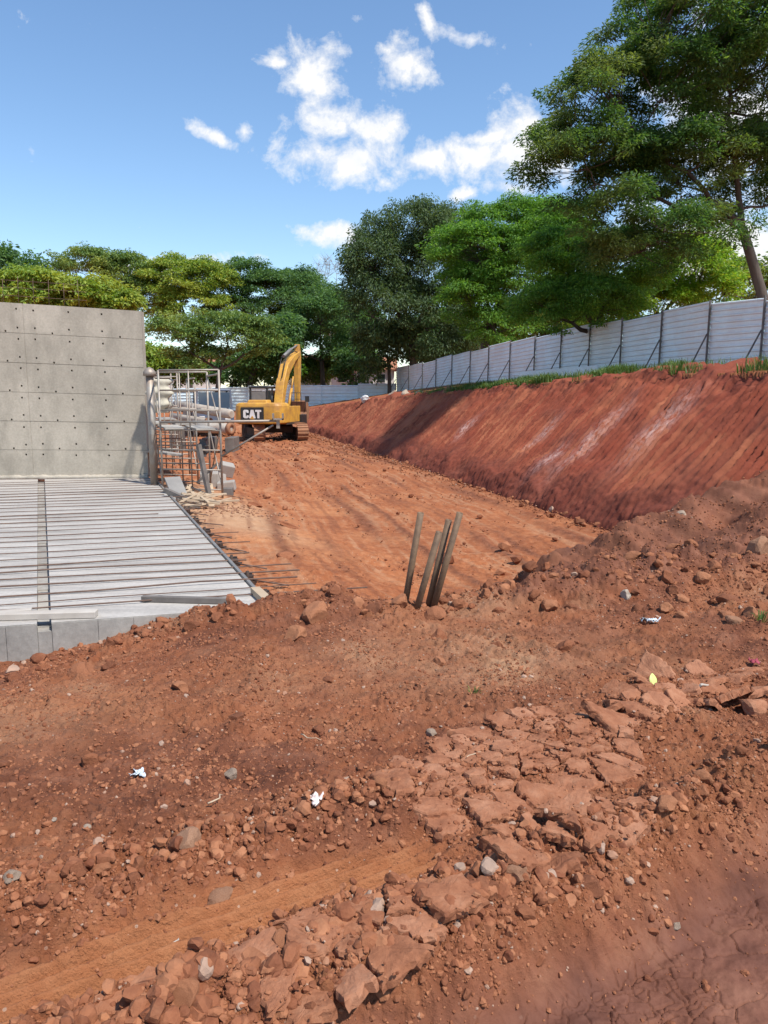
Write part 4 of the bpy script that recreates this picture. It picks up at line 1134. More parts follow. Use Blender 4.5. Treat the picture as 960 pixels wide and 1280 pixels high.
# ------------------------------------------------------------------ scaffold
def scaffold():
    o0 = np.array([-3.12, 14.75]); xd = np.array([-.985, .17]); xd = xd/np.linalg.norm(xd); yd = np.array([-.36, .933])
    zg = gz(-3.4, 14.9)
    def frame(root, k, w, z0, h):
        """one welded frame: two standards and rungs"""
        f = MB()
        for i in range(2): f.tube([(xd[0]*w*i, xd[1]*w*i, z0), (xd[0]*w*i, xd[1]*w*i, z0+h)], .021, 7)
        n = int(round(h/.38))
        for j in range(n):
            z = z0+.2+j*.38; f.tube([(0, 0, z), (xd[0]*w, xd[1]*w, z)], .016, 6)
        for c in (.5,): f.tube([(xd[0]*w*c, xd[1]*w*c, z0+.2), (xd[0]*w*c, xd[1]*w*c, z0+.2+.38*(n-1))], .014, 5)
        return f
    spec = [(0, 0, 1.22, 2.48, 'scaffold_tower', 'nearest galvanised scaffold tower beside the concrete wall end, reaching out a long strut'),
            (0, 1, 1.22, 2.3, 'scaffold_tower', 'galvanised scaffold tower in the middle of the row behind the wall end'),
            (0, 2, 1.3, 2.6, 'scaffold_tower', 'farthest galvanised scaffold tower, near the pipe stack')]
    for i, k, w, h, nm, lab in spec:
        b = o0+yd*(k*3.1)+xd*(.05*k); z0 = gz(b[0], b[1])-.04
        root = empty(nm, (b[0], b[1], z0)); tag(root, lab, 'scaffold', 'scaffold towers by the wall')
        for y in (0, 1.5):
            fo = frame(root, k, w, 0, h).build('frame', M_GALV, root); fo.location = (yd[0]*y, yd[1]*y, 0)
        P = lambda x, y, z: (xd[0]*w*x+yd[0]*y, xd[1]*w*x+yd[1]*y, z)
        for x in (0, 1):
            br = MB(); br.tube([P(x, 0, .25), P(x, 1.5, 1.4)], .014, 5).tube([P(x, 0, 1.4), P(x, 1.5, 2.4)], .014, 5).tube([P(x, 1.5, .25), P(x, 0, 1.4)], .014, 5)
            for z in (1.33, 2.4): br.tube([P(x, 0, z), P(x, 1.5, z)], .018, 6)
            br.build('brace', M_GALV, root)
        for x in (0, 1):
            for y in (0, 1.5): MB().box(P(x, y, .02), (.13, .13, .02)).build('base_plate', M_GALV, root)
        for x0_, x1_, z in ((.02, .46, 1.33), (.52, .98, 1.34)):
            pm = MB(); a, b2 = P((x0_+x1_)/2, -.12, z+.035), P((x0_+x1_)/2, 1.62, z+.035)
            pm.bar(a, b2, .36*w*.9, .03); pm.build('deck_board', M_PLY, root)
        if k == 0:
            s = MB(); s.tube([P(1, -.05, 1.49), P(-.95, -.05, 1.53)], .026, 7).build('strut', M_GALV, root)
            MB().tube([P(0, -.05, .85), P(-.85, -.05, 1.45)], .019, 6).build('strut_brace', M_GALV, root)
            c = P(-.93, -.05, 1.53); q = Vector(c)
            MB().box(q+Vector((0, 0, .03)), (.20, .14, .03)).box(q+Vector((-.09, 0, .08)), (.02, .14, .12)).box(q+Vector((.09, 0, .08)), (.02, .14, .12)).box(q+Vector((0, 0, -.06)), (.06, .05, .16)).build('strut_head', M_GALV, root)
    # separate pieces on and beside the towers
    p = at_y(193, 605, 15.3); r = empty('steel_prop', (p.x, p.y, gz(p.x, p.y)-.03))
    MB().tube([(0, 0, 0), (0, 0, 2.28)], .075, 14).build('prop_tube', M_GALV, r); MB().tube([(0, 0, 2.26), (0, 0, 2.34), (0, 0, 2.40), (0, 0, 2.43)], [.125, .12, .07, .015], 14).build('prop_cap', M_GALV, r)
    MB().box((0, 0, .01), (.22, .22, .02)).build('base_plate', M_GALV, r)
    tag(r, 'thick grey steel prop with a domed cap at the right end of the wall', 'prop')
    def cloth(name, px, py0, py1, y, wid, mat, label, cat, seed):
        a = at_y(px, py0, y); b = at_y(px, py1, y); H = a.z-b.z; nu, nv = 16, 24; vs = []
        for j in range(nv+1):
            for i in range(nu):
                th = 2*math.pi*i/nu; f = j/nv
                rr = wid/2*(.55+.5*math.sin(f*2.6+.3))*(1+.25*math.sin(3*th+seed+5*f)+.16*math.sin(7*th+seed*2+9*f)+.10*math.sin(13*f+seed+2*th))*(1+.25*math.sin(17*f+seed))
                vs.append((rr*math.cos(th), rr*.6*math.sin(th), -H*f))
        fs = [(j*nu+i, (j+1)*nu+i, (j+1)*nu+(i+1) % nu, j*nu+(i+1) % nu) for j in range(nv) for i in range(nu)]
        fs += [tuple(range(nu)), tuple(reversed(range(nv*nu, (nv+1)*nu)))]
        o = MB().add(vs, fs, True).build(name, mat); o.location = a; return tag(o, label, cat)
    cloth('tarpaulin', 200, 474, 516, 16.35, .42, M_TARP, 'beige tarpaulin bundle hung over the scaffold rails beside the capped prop', 'tarpaulin', 1)
    cloth('tarpaulin', 184, 470, 512, 17.5, .5, M_TARP, 'pale tarpaulin bundle half hidden behind the wall end', 'tarpaulin', 4)
    cloth('dark_cloth', 253, 549, 571, 14.9, .16, M_DCLOTH, 'dark cloth hanging from the near scaffold tower', 'cloth', 2)
    # leaning sheets and timber
    def sheet(name, p0, p1, w, th, mat, label, cat, tilt):
        a, b = Vector(p0), Vector(p1); o = MB().bar((0, 0, 0), b-a, w, th).build(name, mat); o.location = a; return tag(o, label, cat)
    q0 = at_z(228, 628, .36); sheet('leaning_sheet', q0+Vector((0, 0, .0)), q0+Vector((-.25, .3, .42)), .30, .03, M_GREYM, 'grey form panel leaning on the foot of the near scaffold tower', 'form panel', 0)
    q0 = at_z(255, 634, .34); q1 = at_z(206, 612, .62); sheet('timber_beam', q0, q1, .09, .07, M_WOODDARK, 'long dark beam lying aslant from the deck corner to the scaffold foot', 'beam', 0)
    q0 = at_z(262, 622, .34); sheet('timber_beam', q0, q0+Vector((-.2, .1, 1.0)), .10, .06, M_WOODDARK, 'dark post standing upright inside the near scaffold tower', 'beam', 0)
    q0 = at_z(247, 603, .5); sheet('timber_beam', q0, q0+Vector((.42, .05, .40)), .05, .05, M_WOODDARK, 'short dark stick set diagonally in the near scaffold tower', 'beam', 0)
    q0 = at_y(183, 563, 16.9); sheet('mortar_tray', q0, q0+Vector((.75, .2, -.12)), .55, .04, M_RUBBLE, 'grey mortar tray standing beside the wall end under the scaffold', 'tray', 0)
scaffold()
# broken concrete pieces at the scaffold foot
for px, py, sx, sy, sz, rx, ry, rz, lab in ((262, 606, .42, .5, .34, .1, .0, .2, 'square broken concrete block under the near scaffold strut'),
        (283, 598, .36, .28, .30, .35, .25, .5, 'tilted pale concrete block topmost of the rubble by the scaffold'),
        (283, 608, .40, .3, .2, .05, -.1, .1, 'low broken concrete block at the foot of the rubble pile'),
        (272, 604, .3, .3, .3, -.3, .3, .9, 'small broken concrete block wedged in the middle of the rubble')):
    p = at_z(px, py, .3)
    o = MB().box((0, 0, 0), (sx, sy, sz), taper=.93).build('concrete_block', M_RUBBLE, None, .02); o.location = (p.x, p.y, gz(p.x, p.y)+sz*.45+(.22 if 'topmost' in lab else 0)); o.rotation_euler = (rx, ry, rz)
    tag(o, lab, 'concrete block')
o = MB().box((0, 0, 0), (.2, .18, .16)).build('timber_offcut', M_WOODDARK, None, .01); p = at_z(285, 616, .3); o.location = (p.x, p.y, gz(p.x, p.y)+.07); tag(o, 'dark square offcut below the concrete rubble', 'timber')
# timber offcuts between deck corner and scaffold
g = random.Random(4)
for k in range(60):
    p = at_z(g.gauss(238, 17), g.gauss(628, 6.5), .4); L = g.uniform(.18, .7)
    if (p.x-SLAB_R0[0])*_sn[0]+(p.y-SLAB_R0[1])*_sn[1] < .12: continue
    o = MB().box((0, 0, 0), (L, g.uniform(.03, .08), g.uniform(.015, .03))).build('timber_offcut', M_WOOD); o.location = (p.x, p.y, gz(p.x, p.y)+.03+g.uniform(0, .10)); o.rotation_euler = (g.gauss(0, .12), g.gauss(0, .14), g.uniform(0, 3.14))
    tag(o, 'pale yellow timber offcut in the heap by the far deck corner', 'timber', 'timber offcuts in the heap')
g2 = np.random.default_rng(8)
X = g2.normal(0, .5, 260); Y = g2.normal(0, .6, 260); pc = at_z(285, 640, .3)
scatter('rubble_chips', pc.x+X, pc.y+Y, terrain(pc.x+X, pc.y+Y)+.01, g2.uniform(.01, .035, 260), M_OCHRE, ICO1, 8, 12, .7, 'pale mortar chips spilled beside the timber offcuts')

# ------------------------------------------------------------------ site fence
def sheet_panel(p, q, z0p, z1p, z0q, z1q, nrm, ribs=11):
    """horizontally ribbed metal sheet between plan points p and q"""
    prof = []
    for k in range(ribs):
        a = k/ribs; prof += [(a+.00, 0), (a+.55/ribs, .0), (a+.68/ribs, .030), (a+.88/ribs, .030)]
    prof.append((1, 0)); m = MB(); vs = []
    for (t, off) in prof:
        for (c, za, zb) in ((p, z0p, z1p), (q, z0q, z1q)): vs.append((c[0]+nrm[0]*off, c[1]+nrm[1]*off, za+(zb-za)*t))
    n = len(prof); m.add(vs, [(2*i, 2*i+1, 2*i+3, 2*i+2) for i in range(n-1)])
    vb = [(x-nrm[0]*.012, y-nrm[1]*.012, z) for x, y, z in vs]; m.add(vb, [(2*i+2, 2*i+3, 2*i+1, 2*i) for i in range(n-1)])
    return m
def site_fence():
    tops = [(1040, 361), (958, 372), (889, 378), (829, 389), (779, 399), (739, 406), (703, 413), (670, 420), (639, 427), (612, 433), (589, 438), (566, 444), (546, 449), (529, 453), (512, 457), (496, 460)]
    P = []
    for px, py in tops:
        lo, hi = 10., 80.
        for _ in range(40):
            s = (lo+hi)/2; x = LD[0]*s+LN[0]*FENCE_LAT; y = LD[1]*s+LN[1]*FENCE_LAT
            d = y*math.cos(PITCH)-(4.9-CAM_H)*math.sin(PITCH)
            if 480+FPX*x/d > px: lo = s
            else: hi = s
        P.append((x, y, at_y(px, py, y).z, s))
    x0, y0, zt, s0 = P[0]; root = empty('sheet_metal_fence', (0, 0, 0))
    root.location = (x0, y0, float(plateau_z(s0))); O = root.location.copy()
    tag(root, 'long white ribbed sheet metal fence with dark posts along the top of the cut bank', 'fence')
    nrm = (-LN[0], -LN[1])
    for i in range(len(P)):
        x, y, zt, s = P[i]; zb = float(plateau_z(s))
        lx, ly = x-O.x, y-O.y; lean = .05
        MB().bar((lx+nrm[0]*.08, ly+nrm[1]*.08, zb-O.z-.3), (lx+nrm[0]*.05, ly+nrm[1]*.05, zt-O.z+.06), .05, .05).build('post', M_POST, root)
        MB().bar((lx+nrm[0]*.75-LD[0]*.06, ly+nrm[1]*.75-LD[1]*.06, zb-O.z-.1), (lx+nrm[0]*.10, ly+nrm[1]*.10, zb+(zt-zb)*.52-O.z), .035, .035).build('brace', M_POST, root)
        if i+1 < len(P):
            x2, y2, zt2, s2 = P[i+1]; step = .05*((i*7) % 3-1)
            sheet_panel((lx, ly), (x2-O.x, y2-O.y), zb-.08-O.z, zt-O.z+step, float(plateau_z(s2))-.08-O.z, zt2-O.z+step-.03, nrm).build('sheet_panel', M_FENCE, root)
    # far fence closing the site
    ex, ey = P[-1][0], P[-1][1]
    root2 = empty('sheet_metal_fence', (ex-.3, ey+.2, 1.2)); O = root2.location.copy()
    tag(root2, 'white ribbed sheet metal fence across the far end of the site behind the excavator', 'fence')
    n = 8; a = Vector((ex-.1, ey+.1)); step = Vector((-3.05, .32)); nr = (-.1, -.995)
    hts = [3.25, 3.12, 3.12, 3.1, 2.98, 2.9, 2.85, 2.8, 2.8]
    for i in range(n+1):
        p = a+step*i; MB().bar((p.x-O.x, p.y-O.y-.06, -.4), (p.x-O.x, p.y-O.y-.06, hts[i]-O.z+.03), .06, .06).build('post', M_POST if i in (0, 3) else M_FENCE, root2)
        if i < n:
            q = a+step*(i+1); sheet_panel((p.x-O.x, p.y-O.y), (q.x-O.x, q.y-O.y), -.3, hts[i]-O.z, -.3, hts[i]-O.z, nr, 8).build('sheet_panel', M_FENCE, root2)
    # loose sheet at the fence foot
    s = 34; x = LD[0]*s+LN[0]*(FENCE_LAT-1.2); y = LD[1]*s+LN[1]*(FENCE_LAT-1.2); s2 = 26.5; x2 = LD[0]*s2+LN[0]*(FENCE_LAT-1.3); y2 = LD[1]*s2+LN[1]*(FENCE_LAT-1.3)
    z = gz((x+x2)/2, (y+y2)/2)
    o = MB().bar((0, 0, 0), (x2-x, y2-y, .02), .05, .34).build('loose_sheet', M_FENCE); o.location = (x, y, z+.22); tag(o, 'low white sheet lying along the foot of the long fence behind the grass', 'metal sheet')
site_fence()

# ------------------------------------------------------------------ trees
def bez(a, b, c, n=7): return [a*(1-t)**2+b*2*t*(1-t)+c*t*t for t in [k/n for k in range(n+1)]]
def make_tree(name, label, base, lobes, leafm, fork, tr=.25, pads=90, pad_r=1.0, flat=.35, nleaf=150, ll=.26, lw=.11, droop=.35, seed=1, bark=None, group='trees beyond the fence', limbs=7, shell=.55, lean=(0, 0), leafless=False):
    """base: world point; lobes: (centre, (rx, ry, rz)) in world metres; fork: world point where the limbs part"""
    g = np.random.default_rng(seed); rr = random.Random(seed); bark = bark or M_BARK
    base = Vector(base); root = empty(name, base); tag(root, label, 'tree', group)
    F = Vector(fork)-base; tm = MB()
    mid = F*.5+Vector((rr.uniform(-.15, .15), rr.uniform(-.15, .15), 0))
    pts = bez(Vector((0, 0, -.6)), mid, F, 8); tm.tube(pts, [tr*(1.3 if i == 0 else 1.08-.3*i/8) for i in range(9)], 10)
    vol = np.array([r[0]*r[1]*r[2] for c, r in lobes])**(2/3); vol = vol/vol.sum()
    C = []; nodes = []
    def grow(e, k):
        """a new limb leaves the nearest existing limb below it"""
        if k < 3 or not nodes: q, qr = F, tr*.6
        else:
            q, qr = min(nodes, key=lambda t: (t[0]-e).length+2.0*max(0, t[0].z-e.z+.3)); qr = min(qr*.8, tr*.5)
        m_ = (q+e)*.5+Vector((rr.gauss(0, .07), rr.gauss(0, .07), rr.uniform(-.16, .04)))*(e-q).length
        p = bez(q, m_, e, 9)
        p = [v+Vector((rr.gauss(0, .012), rr.gauss(0, .012), rr.gauss(0, .01)))*(e-q).length if 0 < i < 9 else v for i, v in enumerate(p)]
        rs = [max(.02, qr*(1-.78*i/9)) for i in range(10)]; tm.tube(p, rs, 7); nodes.extend([(v, r_) for i, (v, r_) in enumerate(zip(p, rs)) if i > 2])
    kk = 0; targets = []
    for (c, r), f in zip(lobes, vol):
        for j in range(max(1, int(round(limbs*f)))): targets.append((j, c, r))
    targets.sort(key=lambda t: t[0])
    for j, c, r in targets:
        c = Vector(c)-base; w = 0 if j == 0 else .6
        grow(c+Vector((rr.uniform(-w, w)*r[0], rr.uniform(-w, w)*r[1], rr.uniform(-.4, .1)*r[2])), kk); kk += 1
    for (c, r), f in zip(lobes, vol):
        c = Vector(c)-base
        n = max(3, int(pads*f))
        for _ in range(n):
            v = g.normal(size=3); v /= np.linalg.norm(v); rad = g.uniform(shell, 1.0)**.6
            if v[2] < -.35 and g.uniform() < .6: v[2] = -v[2]
            C.append(c+Vector((v[0]*r[0]*rad, v[1]*r[1]*rad, v[2]*r[2]*rad)))
    for c in C:
        q, qr = min(nodes, key=lambda t: (t[0]-c).length+max(0, t[0].z-c.z)*.5)
        m_ = (q+c)*.5+Vector((rr.uniform(-.2, .2), rr.uniform(-.2, .2), -.08*(c-q).length))
        tm.tube(bez(q, m_, c, 3), [max(.012, qr*.45), max(.01, qr*.32), .014, .007], 5, False)
        if leafless:
            for _ in range(5):
                e = c+Vector((rr.gauss(0, .5), rr.gauss(0, .5), rr.uniform(.1, 1.0))); tm.tube([c, (c+e)*.5+Vector((rr.gauss(0, .1), 0, 0)), e], [.018, .012, .005], 4, False)
    tm.build('trunk', bark, root)
    if leafless: return root
    Cn = np.array([[*c] for c in C]); n = len(Cn); pr = pad_r*g.uniform(.6, 1.3, n)
    idx = np.repeat(np.arange(n), (nleaf*(pr/pad_r)**2).astype(int)); m = len(idx)
    v = g.normal(size=(m, 3)); v /= np.linalg.norm(v, axis=1)[:, None]; rad = g.uniform(0, 1, m)**.45
    tiltp = g.normal(size=(n, 2))*.22
    off = v*rad[:, None]*pr[idx][:, None]; off[:, 2] *= flat
    off[:, 2] += off[:, 0]*tiltp[idx, 0]+off[:, 1]*tiltp[idx, 1]-droop*.25*(off[:, 0]**2+off[:, 1]**2)/pr[idx]
    c = Cn[idx]+off
    ax = v.copy(); ax[:, 2] = ax[:, 2]*.3-droop*g.uniform(.2, 1.3, m); ax += g.normal(size=(m, 3))*.35; ax /= np.linalg.norm(ax, axis=1)[:, None]
    up = np.array([0, 0, 1.])+g.normal(size=(m, 3))*.65
    b = np.cross(ax, up); b /= np.linalg.norm(b, axis=1)[:, None]+1e-9
    sz = g.uniform(.65, 1.3, m)[:, None]; nn = np.cross(b, ax)
    L = ax*ll*sz; Wd = b*lw*sz
    V = np.stack([c-L*.5, c-Wd*.5+L*.05+nn*lw*.12, c+L*.5-nn*lw*.2, c+Wd*.5+L*.05+nn*lw*.12], 1).reshape(-1, 3)
    Fq = np.arange(m*4).reshape(-1, 4)
    np_obj('crown', V, [Fq], leafm, root, False)
    return root
def lobe(px, py, Y, rx, ry, rd=None):
    p = at_y(px, py, Y); k = Y/FPX
    return (tuple(p), (rx*k, (rd or (rx+ry)/2)*k, ry*k))
def ground_at(px, Y):
    p = at_y(px, 490, Y); return (p.x, Y, gz(p.x, Y))
def tree(name, label, px, Y, lob, leafm, forkpx, **kw):
    f = at_y(forkpx[0], forkpx[1], Y)
    return make_tree(name, label, ground_at(px, Y), [lobe(*l) for l in lob], leafm, f, **kw)
tree('tall_tree', 'tallest feathery tree leaning over the right end of the fence', 985, 26,
     [(905, 60, 26, 130, 90), (775, 130, 25.5, 95, 62), (745, 215, 25, 82, 52), (850, 215, 26.5, 110, 58), (990, 120, 27, 110, 130), (830, 290, 25, 105, 30), (930, -60, 27, 130, 70), (720, 170, 25, 52, 36), (1000, 230, 27, 50, 30), (850, 60, 25.5, 100, 60), (880, 200, 25.5, 80, 50), (800, 315, 26, 70, 26)],
     L_BIG, (928, 285), tr=.185, pads=760, pad_r=.62, flat=.42, nleaf=330, ll=.135, lw=.045, droop=.35, seed=3, limbs=26)
tree('feathery_tree', 'low wide feathery tree under the tallest tree, arching over the fence', 760, 33,
     [(705, 330, 33, 55, 42), (770, 330, 33, 70, 42), (690, 380, 32, 45, 30), (740, 375, 32, 60, 32)], L_MID, (745, 415), tr=.2, pads=230, pad_r=.75, flat=.32, nleaf=320, ll=.15, lw=.05, droop=.45, seed=5, limbs=12)
tree('lime_tree', 'bright lime green tree with arching dark limbs behind the right part of the fence', 830, 36,
     [(860, 340, 36, 48, 46), (895, 365, 36, 36, 30), (815, 375, 36, 50, 34), (760, 395, 36, 40, 24)], L_LIME, (825, 395), tr=.17, pads=180, pad_r=.75, flat=.4, nleaf=260, ll=.16, lw=.06, droop=.3, seed=6, limbs=14)
tree('olive_tree', 'hazy olive tree far behind the fence at the right photo edge', 940, 62, [(945, 355, 62, 45, 32), (1010, 350, 62, 50, 40)], L_OLIVE, (945, 395), tr=.2, pads=60, pad_r=1.4, nleaf=150, ll=.35, lw=.18, seed=7)
tree('spreading_tree', 'bright green layered tree between the dark dense tree and the tallest tree', 612, 47,
     [(650, 285, 47, 78, 34), (600, 315, 46, 66, 34), (690, 300, 48, 50, 50), (655, 350, 47, 80, 42), (590, 370, 46, 42, 36), (620, 405, 46, 48, 24)], L_MID, (605, 425), tr=.28, pads=440, pad_r=.95, flat=.3, nleaf=300, ll=.19, lw=.065, droop=.45, seed=8, limbs=16)
tree('dense_tree', 'tall dark dense tree rising at the far corner of the site', 520, 61,
     [(515, 295, 61, 62, 38), (470, 330, 60, 38, 42), (545, 330, 61, 52, 45), (480, 390, 60, 48, 46), (540, 395, 60, 52, 46), (455, 360, 61, 24, 36), (570, 280, 63, 26, 22), (555, 430, 60, 40, 20)], L_BLUE, (515, 430), tr=.35, pads=380, pad_r=1.05, flat=.6, nleaf=260, ll=.24, lw=.085, droop=.8, seed=9, limbs=18)
tree('slender_tree', 'slender young tree with a thin trunk at the corner where the fences meet', 487, 61.3, [(478, 430, 61, 34, 26), (500, 425, 61, 26, 28), (460, 455, 61, 18, 14)], L_BLUE, (486, 455), tr=.16, pads=60, pad_r=.95, flat=.6, nleaf=110, ll=.34, lw=.13, droop=.7, seed=10)
tree('shade_tree', 'dark green tree directly behind the sheet fence and left of the dense tree', 405, 72, [(400, 400, 72, 42, 36), (425, 440, 72, 26, 24), (365, 420, 72, 30, 34)], L_DARK, (402, 450), tr=.25, pads=150, pad_r=1.2, flat=.4, nleaf=220, ll=.28, lw=.1, seed=11)
tree('shade_tree', 'dark green tree behind the scaffold, trunk leaning behind the blue truck', 300, 66, [(345, 425, 66, 30, 32), (330, 450, 66, 34, 20)], L_DARK, (318, 462), tr=.25, pads=70, pad_r=1.3, flat=.45, nleaf=140, ll=.38, lw=.17, seed=12)
tree('feathery_tree', 'fine leaved olive tree with bare twisted branches behind the scaffold', 268, 60, [(225, 420, 60, 42, 26), (285, 415, 60, 46, 26), (325, 420, 60, 24, 24), (250, 445, 60, 40, 14)], L_OLIVE, (275, 462), tr=.2, pads=150, pad_r=1.05, flat=.28, nleaf=130, ll=.3, lw=.1, seed=13, limbs=10, bark=M_BARK)
tree('blossom_tree', 'yellowish flowering tree showing above the left end of the concrete wall', 40, 44, [(40, 365, 44, 62, 26), (115, 372, 44, 52, 24), (150, 382, 44, 28, 14)], L_YEL, (70, 415), tr=.22, pads=190, pad_r=.85, flat=.35, nleaf=150, ll=.28, lw=.11, seed=14, limbs=10)
tree('round_tree', 'dark round tree at the upper left photo edge behind the yellowish tree', 5, 78, [(0, 335, 78, 40, 22), (35, 355, 78, 40, 22)], L_DARK, (5, 420), tr=.25, pads=60, pad_r=1.6, flat=.5, nleaf=150, ll=.4, lw=.2, seed=15)
tree('broad_tree', 'broad crowned tree highest in the left row of trees', 120, 80, [(112, 335, 80, 42, 24), (160, 345, 80, 42, 28), (185, 370, 80, 40, 26)], L_OLIVE, (140, 420), tr=.28, pads=148, pad_r=1.2, flat=.3, nleaf=210, ll=.30, lw=.11, seed=16)
tree('broad_tree', 'broad tree with yellowish top right of the highest tree in the left row', 235, 79, [(225, 350, 79, 46, 30), (262, 352, 79, 30, 26), (240, 385, 79, 50, 24)], L_YEL, (240, 430), tr=.28, pads=148, pad_r=1.2, flat=.3, nleaf=210, ll=.30, lw=.11, seed=17)
tree('broad_tree', 'dark broad tree in the middle of the left row of trees', 310, 82, [(300, 345, 82, 40, 22), (330, 365, 82, 40, 26), (300, 390, 82, 50, 20)], L_DARK, (312, 430), tr=.28, pads=148, pad_r=1.2, flat=.3, nleaf=210, ll=.30, lw=.11, seed=18)
tree('broad_tree', 'dark broad tree at the right end of the left row, beside the bare tree', 375, 84, [(365, 358, 84, 38, 22), (395, 375, 84, 36, 22), (375, 400, 84, 40, 20)], L_DARK, (376, 440), tr=.28, pads=135, pad_r=1.2, flat=.3, nleaf=210, ll=.30, lw=.11, seed=19)
tree('bare_tree', 'leafless grey tree poking up left of the dense tree', 412, 88, [(412, 345, 88, 22, 22)], L_DARK, (412, 400), tr=.16, pads=40, pad_r=1, seed=20, bark=M_BARKP, leafless=True)
for k, (px, Y, cx, cy, rx, ry, lm, lab) in enumerate(((70, 98, 60, 395, 70, 45, L_DARK, 'far tree filling the gap behind the left end of the wall'), 
        (440, 100, 440, 410, 40, 35, L_DARK, 'far dark tree seen left of the dense tree trunk'),
        (560, 92, 560, 420, 60, 30, L_DARK, 'far dark tree seen low between the dense tree and the layered tree'), (680, 80, 680, 400, 60, 30, L_OLIVE, 'far olive tree low behind the layered tree'))):
    tree('far_tree', lab, px, Y, [(cx, cy, Y, rx, ry)], lm, (px, cy+ry*.7), tr=.28, pads=90, pad_r=1.9, flat=.5, nleaf=130, ll=.5, lw=.25, seed=40+k)
for px, Y, cx, cy, rx, ry, lm, lab in ((225, 69, 225, 462, 34, 20, L_OLIVE, 'low olive bush behind the scaffold'), (290, 70, 292, 466, 30, 18, L_DARK, 'low dark bush above the far fence left of the excavator boom'), (345, 71, 345, 462, 30, 20, L_MID, 'green bush behind the excavator boom'),
        (395, 74, 398, 462, 24, 16, L_OLIVE, 'olive bush above the far fence right of the excavator boom'), (445, 70, 445, 458, 26, 22, L_DARK, 'dark bush above the far fence near its corner'), (545, 66, 545, 445, 34, 16, L_DARK, 'dark bush low under the dense tree behind the fence'), (190, 68, 185, 455, 34, 26, L_YEL, 'yellowish bush behind the right end of the concrete wall')):
    tree('bush', lab, px, Y, [(cx, cy, Y, rx, ry)], lm, (px, cy+ry*.8), tr=.09, pads=60, pad_r=.9, flat=.6, nleaf=130, ll=.32, lw=.14, seed=px, limbs=4)
# ------------------------------------------------------------------ houses glimpsed behind the trees
def house(px, Y, w, h, mat, label, floors=2, rz=0):
    p = at_y(px, 490, Y); root = empty('house', (p.x, Y, 0), rz); tag(root, label, 'house', 'houses beyond the site')
    MB().box((0, 0, h/2), (w, 8, h)).build('wall', mat, root)
    rf = MB().prism([(-4.6, 0), (4.6, 0), (0, 1.7)], -w/2-.4, w/2+.4, Matrix(((0, 0, 1, 0), (1, 0, 0, 0), (0, 1, 0, h+.003), (0, 0, 0, 1)))).build('roof', M_ROOF, root)
    for f in range(floors):
        for k in range(max(2, int(w/2.6))):
            x = -w/2+1.3+k*2.5
            wn = MB().box((x, -4.0, 1.6+f*2.9), (1.2, .12, 1.2)).build('window', M_WHITE, root); MB().box((x, -4.07, 1.6+f*2.9), (1.0, .05, 1.0)).build('pane', M_GLASS, wn)
house(215, 108, 12, 5.8, M_HOUSEW, 'white two storey house glimpsed left behind the scaffold trees')
house(395, 110, 11, 6.2, M_HOUSET, 'tan house glimpsed through leaves right of the excavator boom')
house(455, 104, 8, 5.6, M_HOUSEW, 'pale house glimpsed between trunks left of the fence corner')
house(590, 98, 10, 8.4, M_HOUSEW, 'pale house glimpsed low behind the dense tree and the fence')

# ------------------------------------------------------------------ grass and litter
def grass():
    g = np.random.default_rng(61); n = 140000
    s = g.uniform(8.5, 40, n); H = np.interp(s, *HS); cl = BASE_LAT+1.1*H
    d = g.gamma(1.6, .55, n); lat = cl-.05+d
    w = np.interp(s, [8.5, 12.0, 12.6, 14.2, 15.5, 24, 28, 33], [.06, .10, .05, .12, .8, .9, .35, .0])*sst(-.25, .25, vnoise(s/1.3, lat/1.3, 402))
    k = (g.uniform(size=n) < w) & (lat < FENCE_LAT-.1); s, lat, d = s[k], lat[k], d[k]; n = len(s)
    X = LD[0]*s+LN[0]*lat; Y = LD[1]*s+LN[1]*lat; Z = terrain(X, Y, 0)-.03
    h = g.uniform(.09, .30, n)*(.7+.6*sst(-.2, .5, vnoise(X/.8, Y/.8, 401))); a = g.uniform(0, 6.28, n)
    lx, ly = np.cos(a), np.sin(a); bend = g.uniform(.1, .7, n)*h; wd = g.uniform(.007, .015, n)
    p0 = np.stack([X-ly*wd, Y+lx*wd, Z], -1); p1 = np.stack([X+ly*wd, Y-lx*wd, Z], -1)
    p2 = np.stack([X+lx*bend*.4+ly*wd*.7, Y+ly*bend*.4-lx*wd*.7, Z+h*.65], -1); p3 = np.stack([X+lx*bend*.4-ly*wd*.7, Y+ly*bend*.4+lx*wd*.7, Z+h*.65], -1)
    p4 = np.stack([X+lx*bend, Y+ly*bend, Z+h], -1)
    V = np.stack([p0, p1, p2, p3, p4], 1).reshape(-1, 3); i = np.arange(n)[:, None]*5
    o = np_obj('grass', V, [i+np.array([[0, 1, 2, 3]]), i+np.array([[3, 2, 4]])], M_GRASS, None, False); tag(o, 'rough green grass growing along the top of the cut bank', kind='stuff')
grass()
def tuft(px, py, z, n, size, mat, name, label, cat, seed):
    p = at_z(px, py, z); p.z = gz(p.x, p.y); g = random.Random(seed); m = MB()
    for _ in range(n):
        a = g.uniform(0, 6.28); r = g.uniform(0, size*.5); h = g.uniform(.3, 1)*size; b = g.uniform(.3, 1)*size; w = size*.05
        x, y = r*math.cos(a), r*math.sin(a); dx, dy = math.cos(a), math.sin(a)
        m.add([(x-dy*w, y+dx*w, -.01), (x+dy*w, y-dx*w, -.01), (x+dx*b*.5+dy*w, y+dy*b*.5-dx*w, h*.8), (x+dx*b, y+dy*b, h*.9), (x+dx*b*.5-dy*w, y+dy*b*.5+dx*w, h*.8)], [(0, 1, 2, 4), (4, 2, 3)])
    o = m.build(name, mat); o.location = p; return tag(o, label, cat)
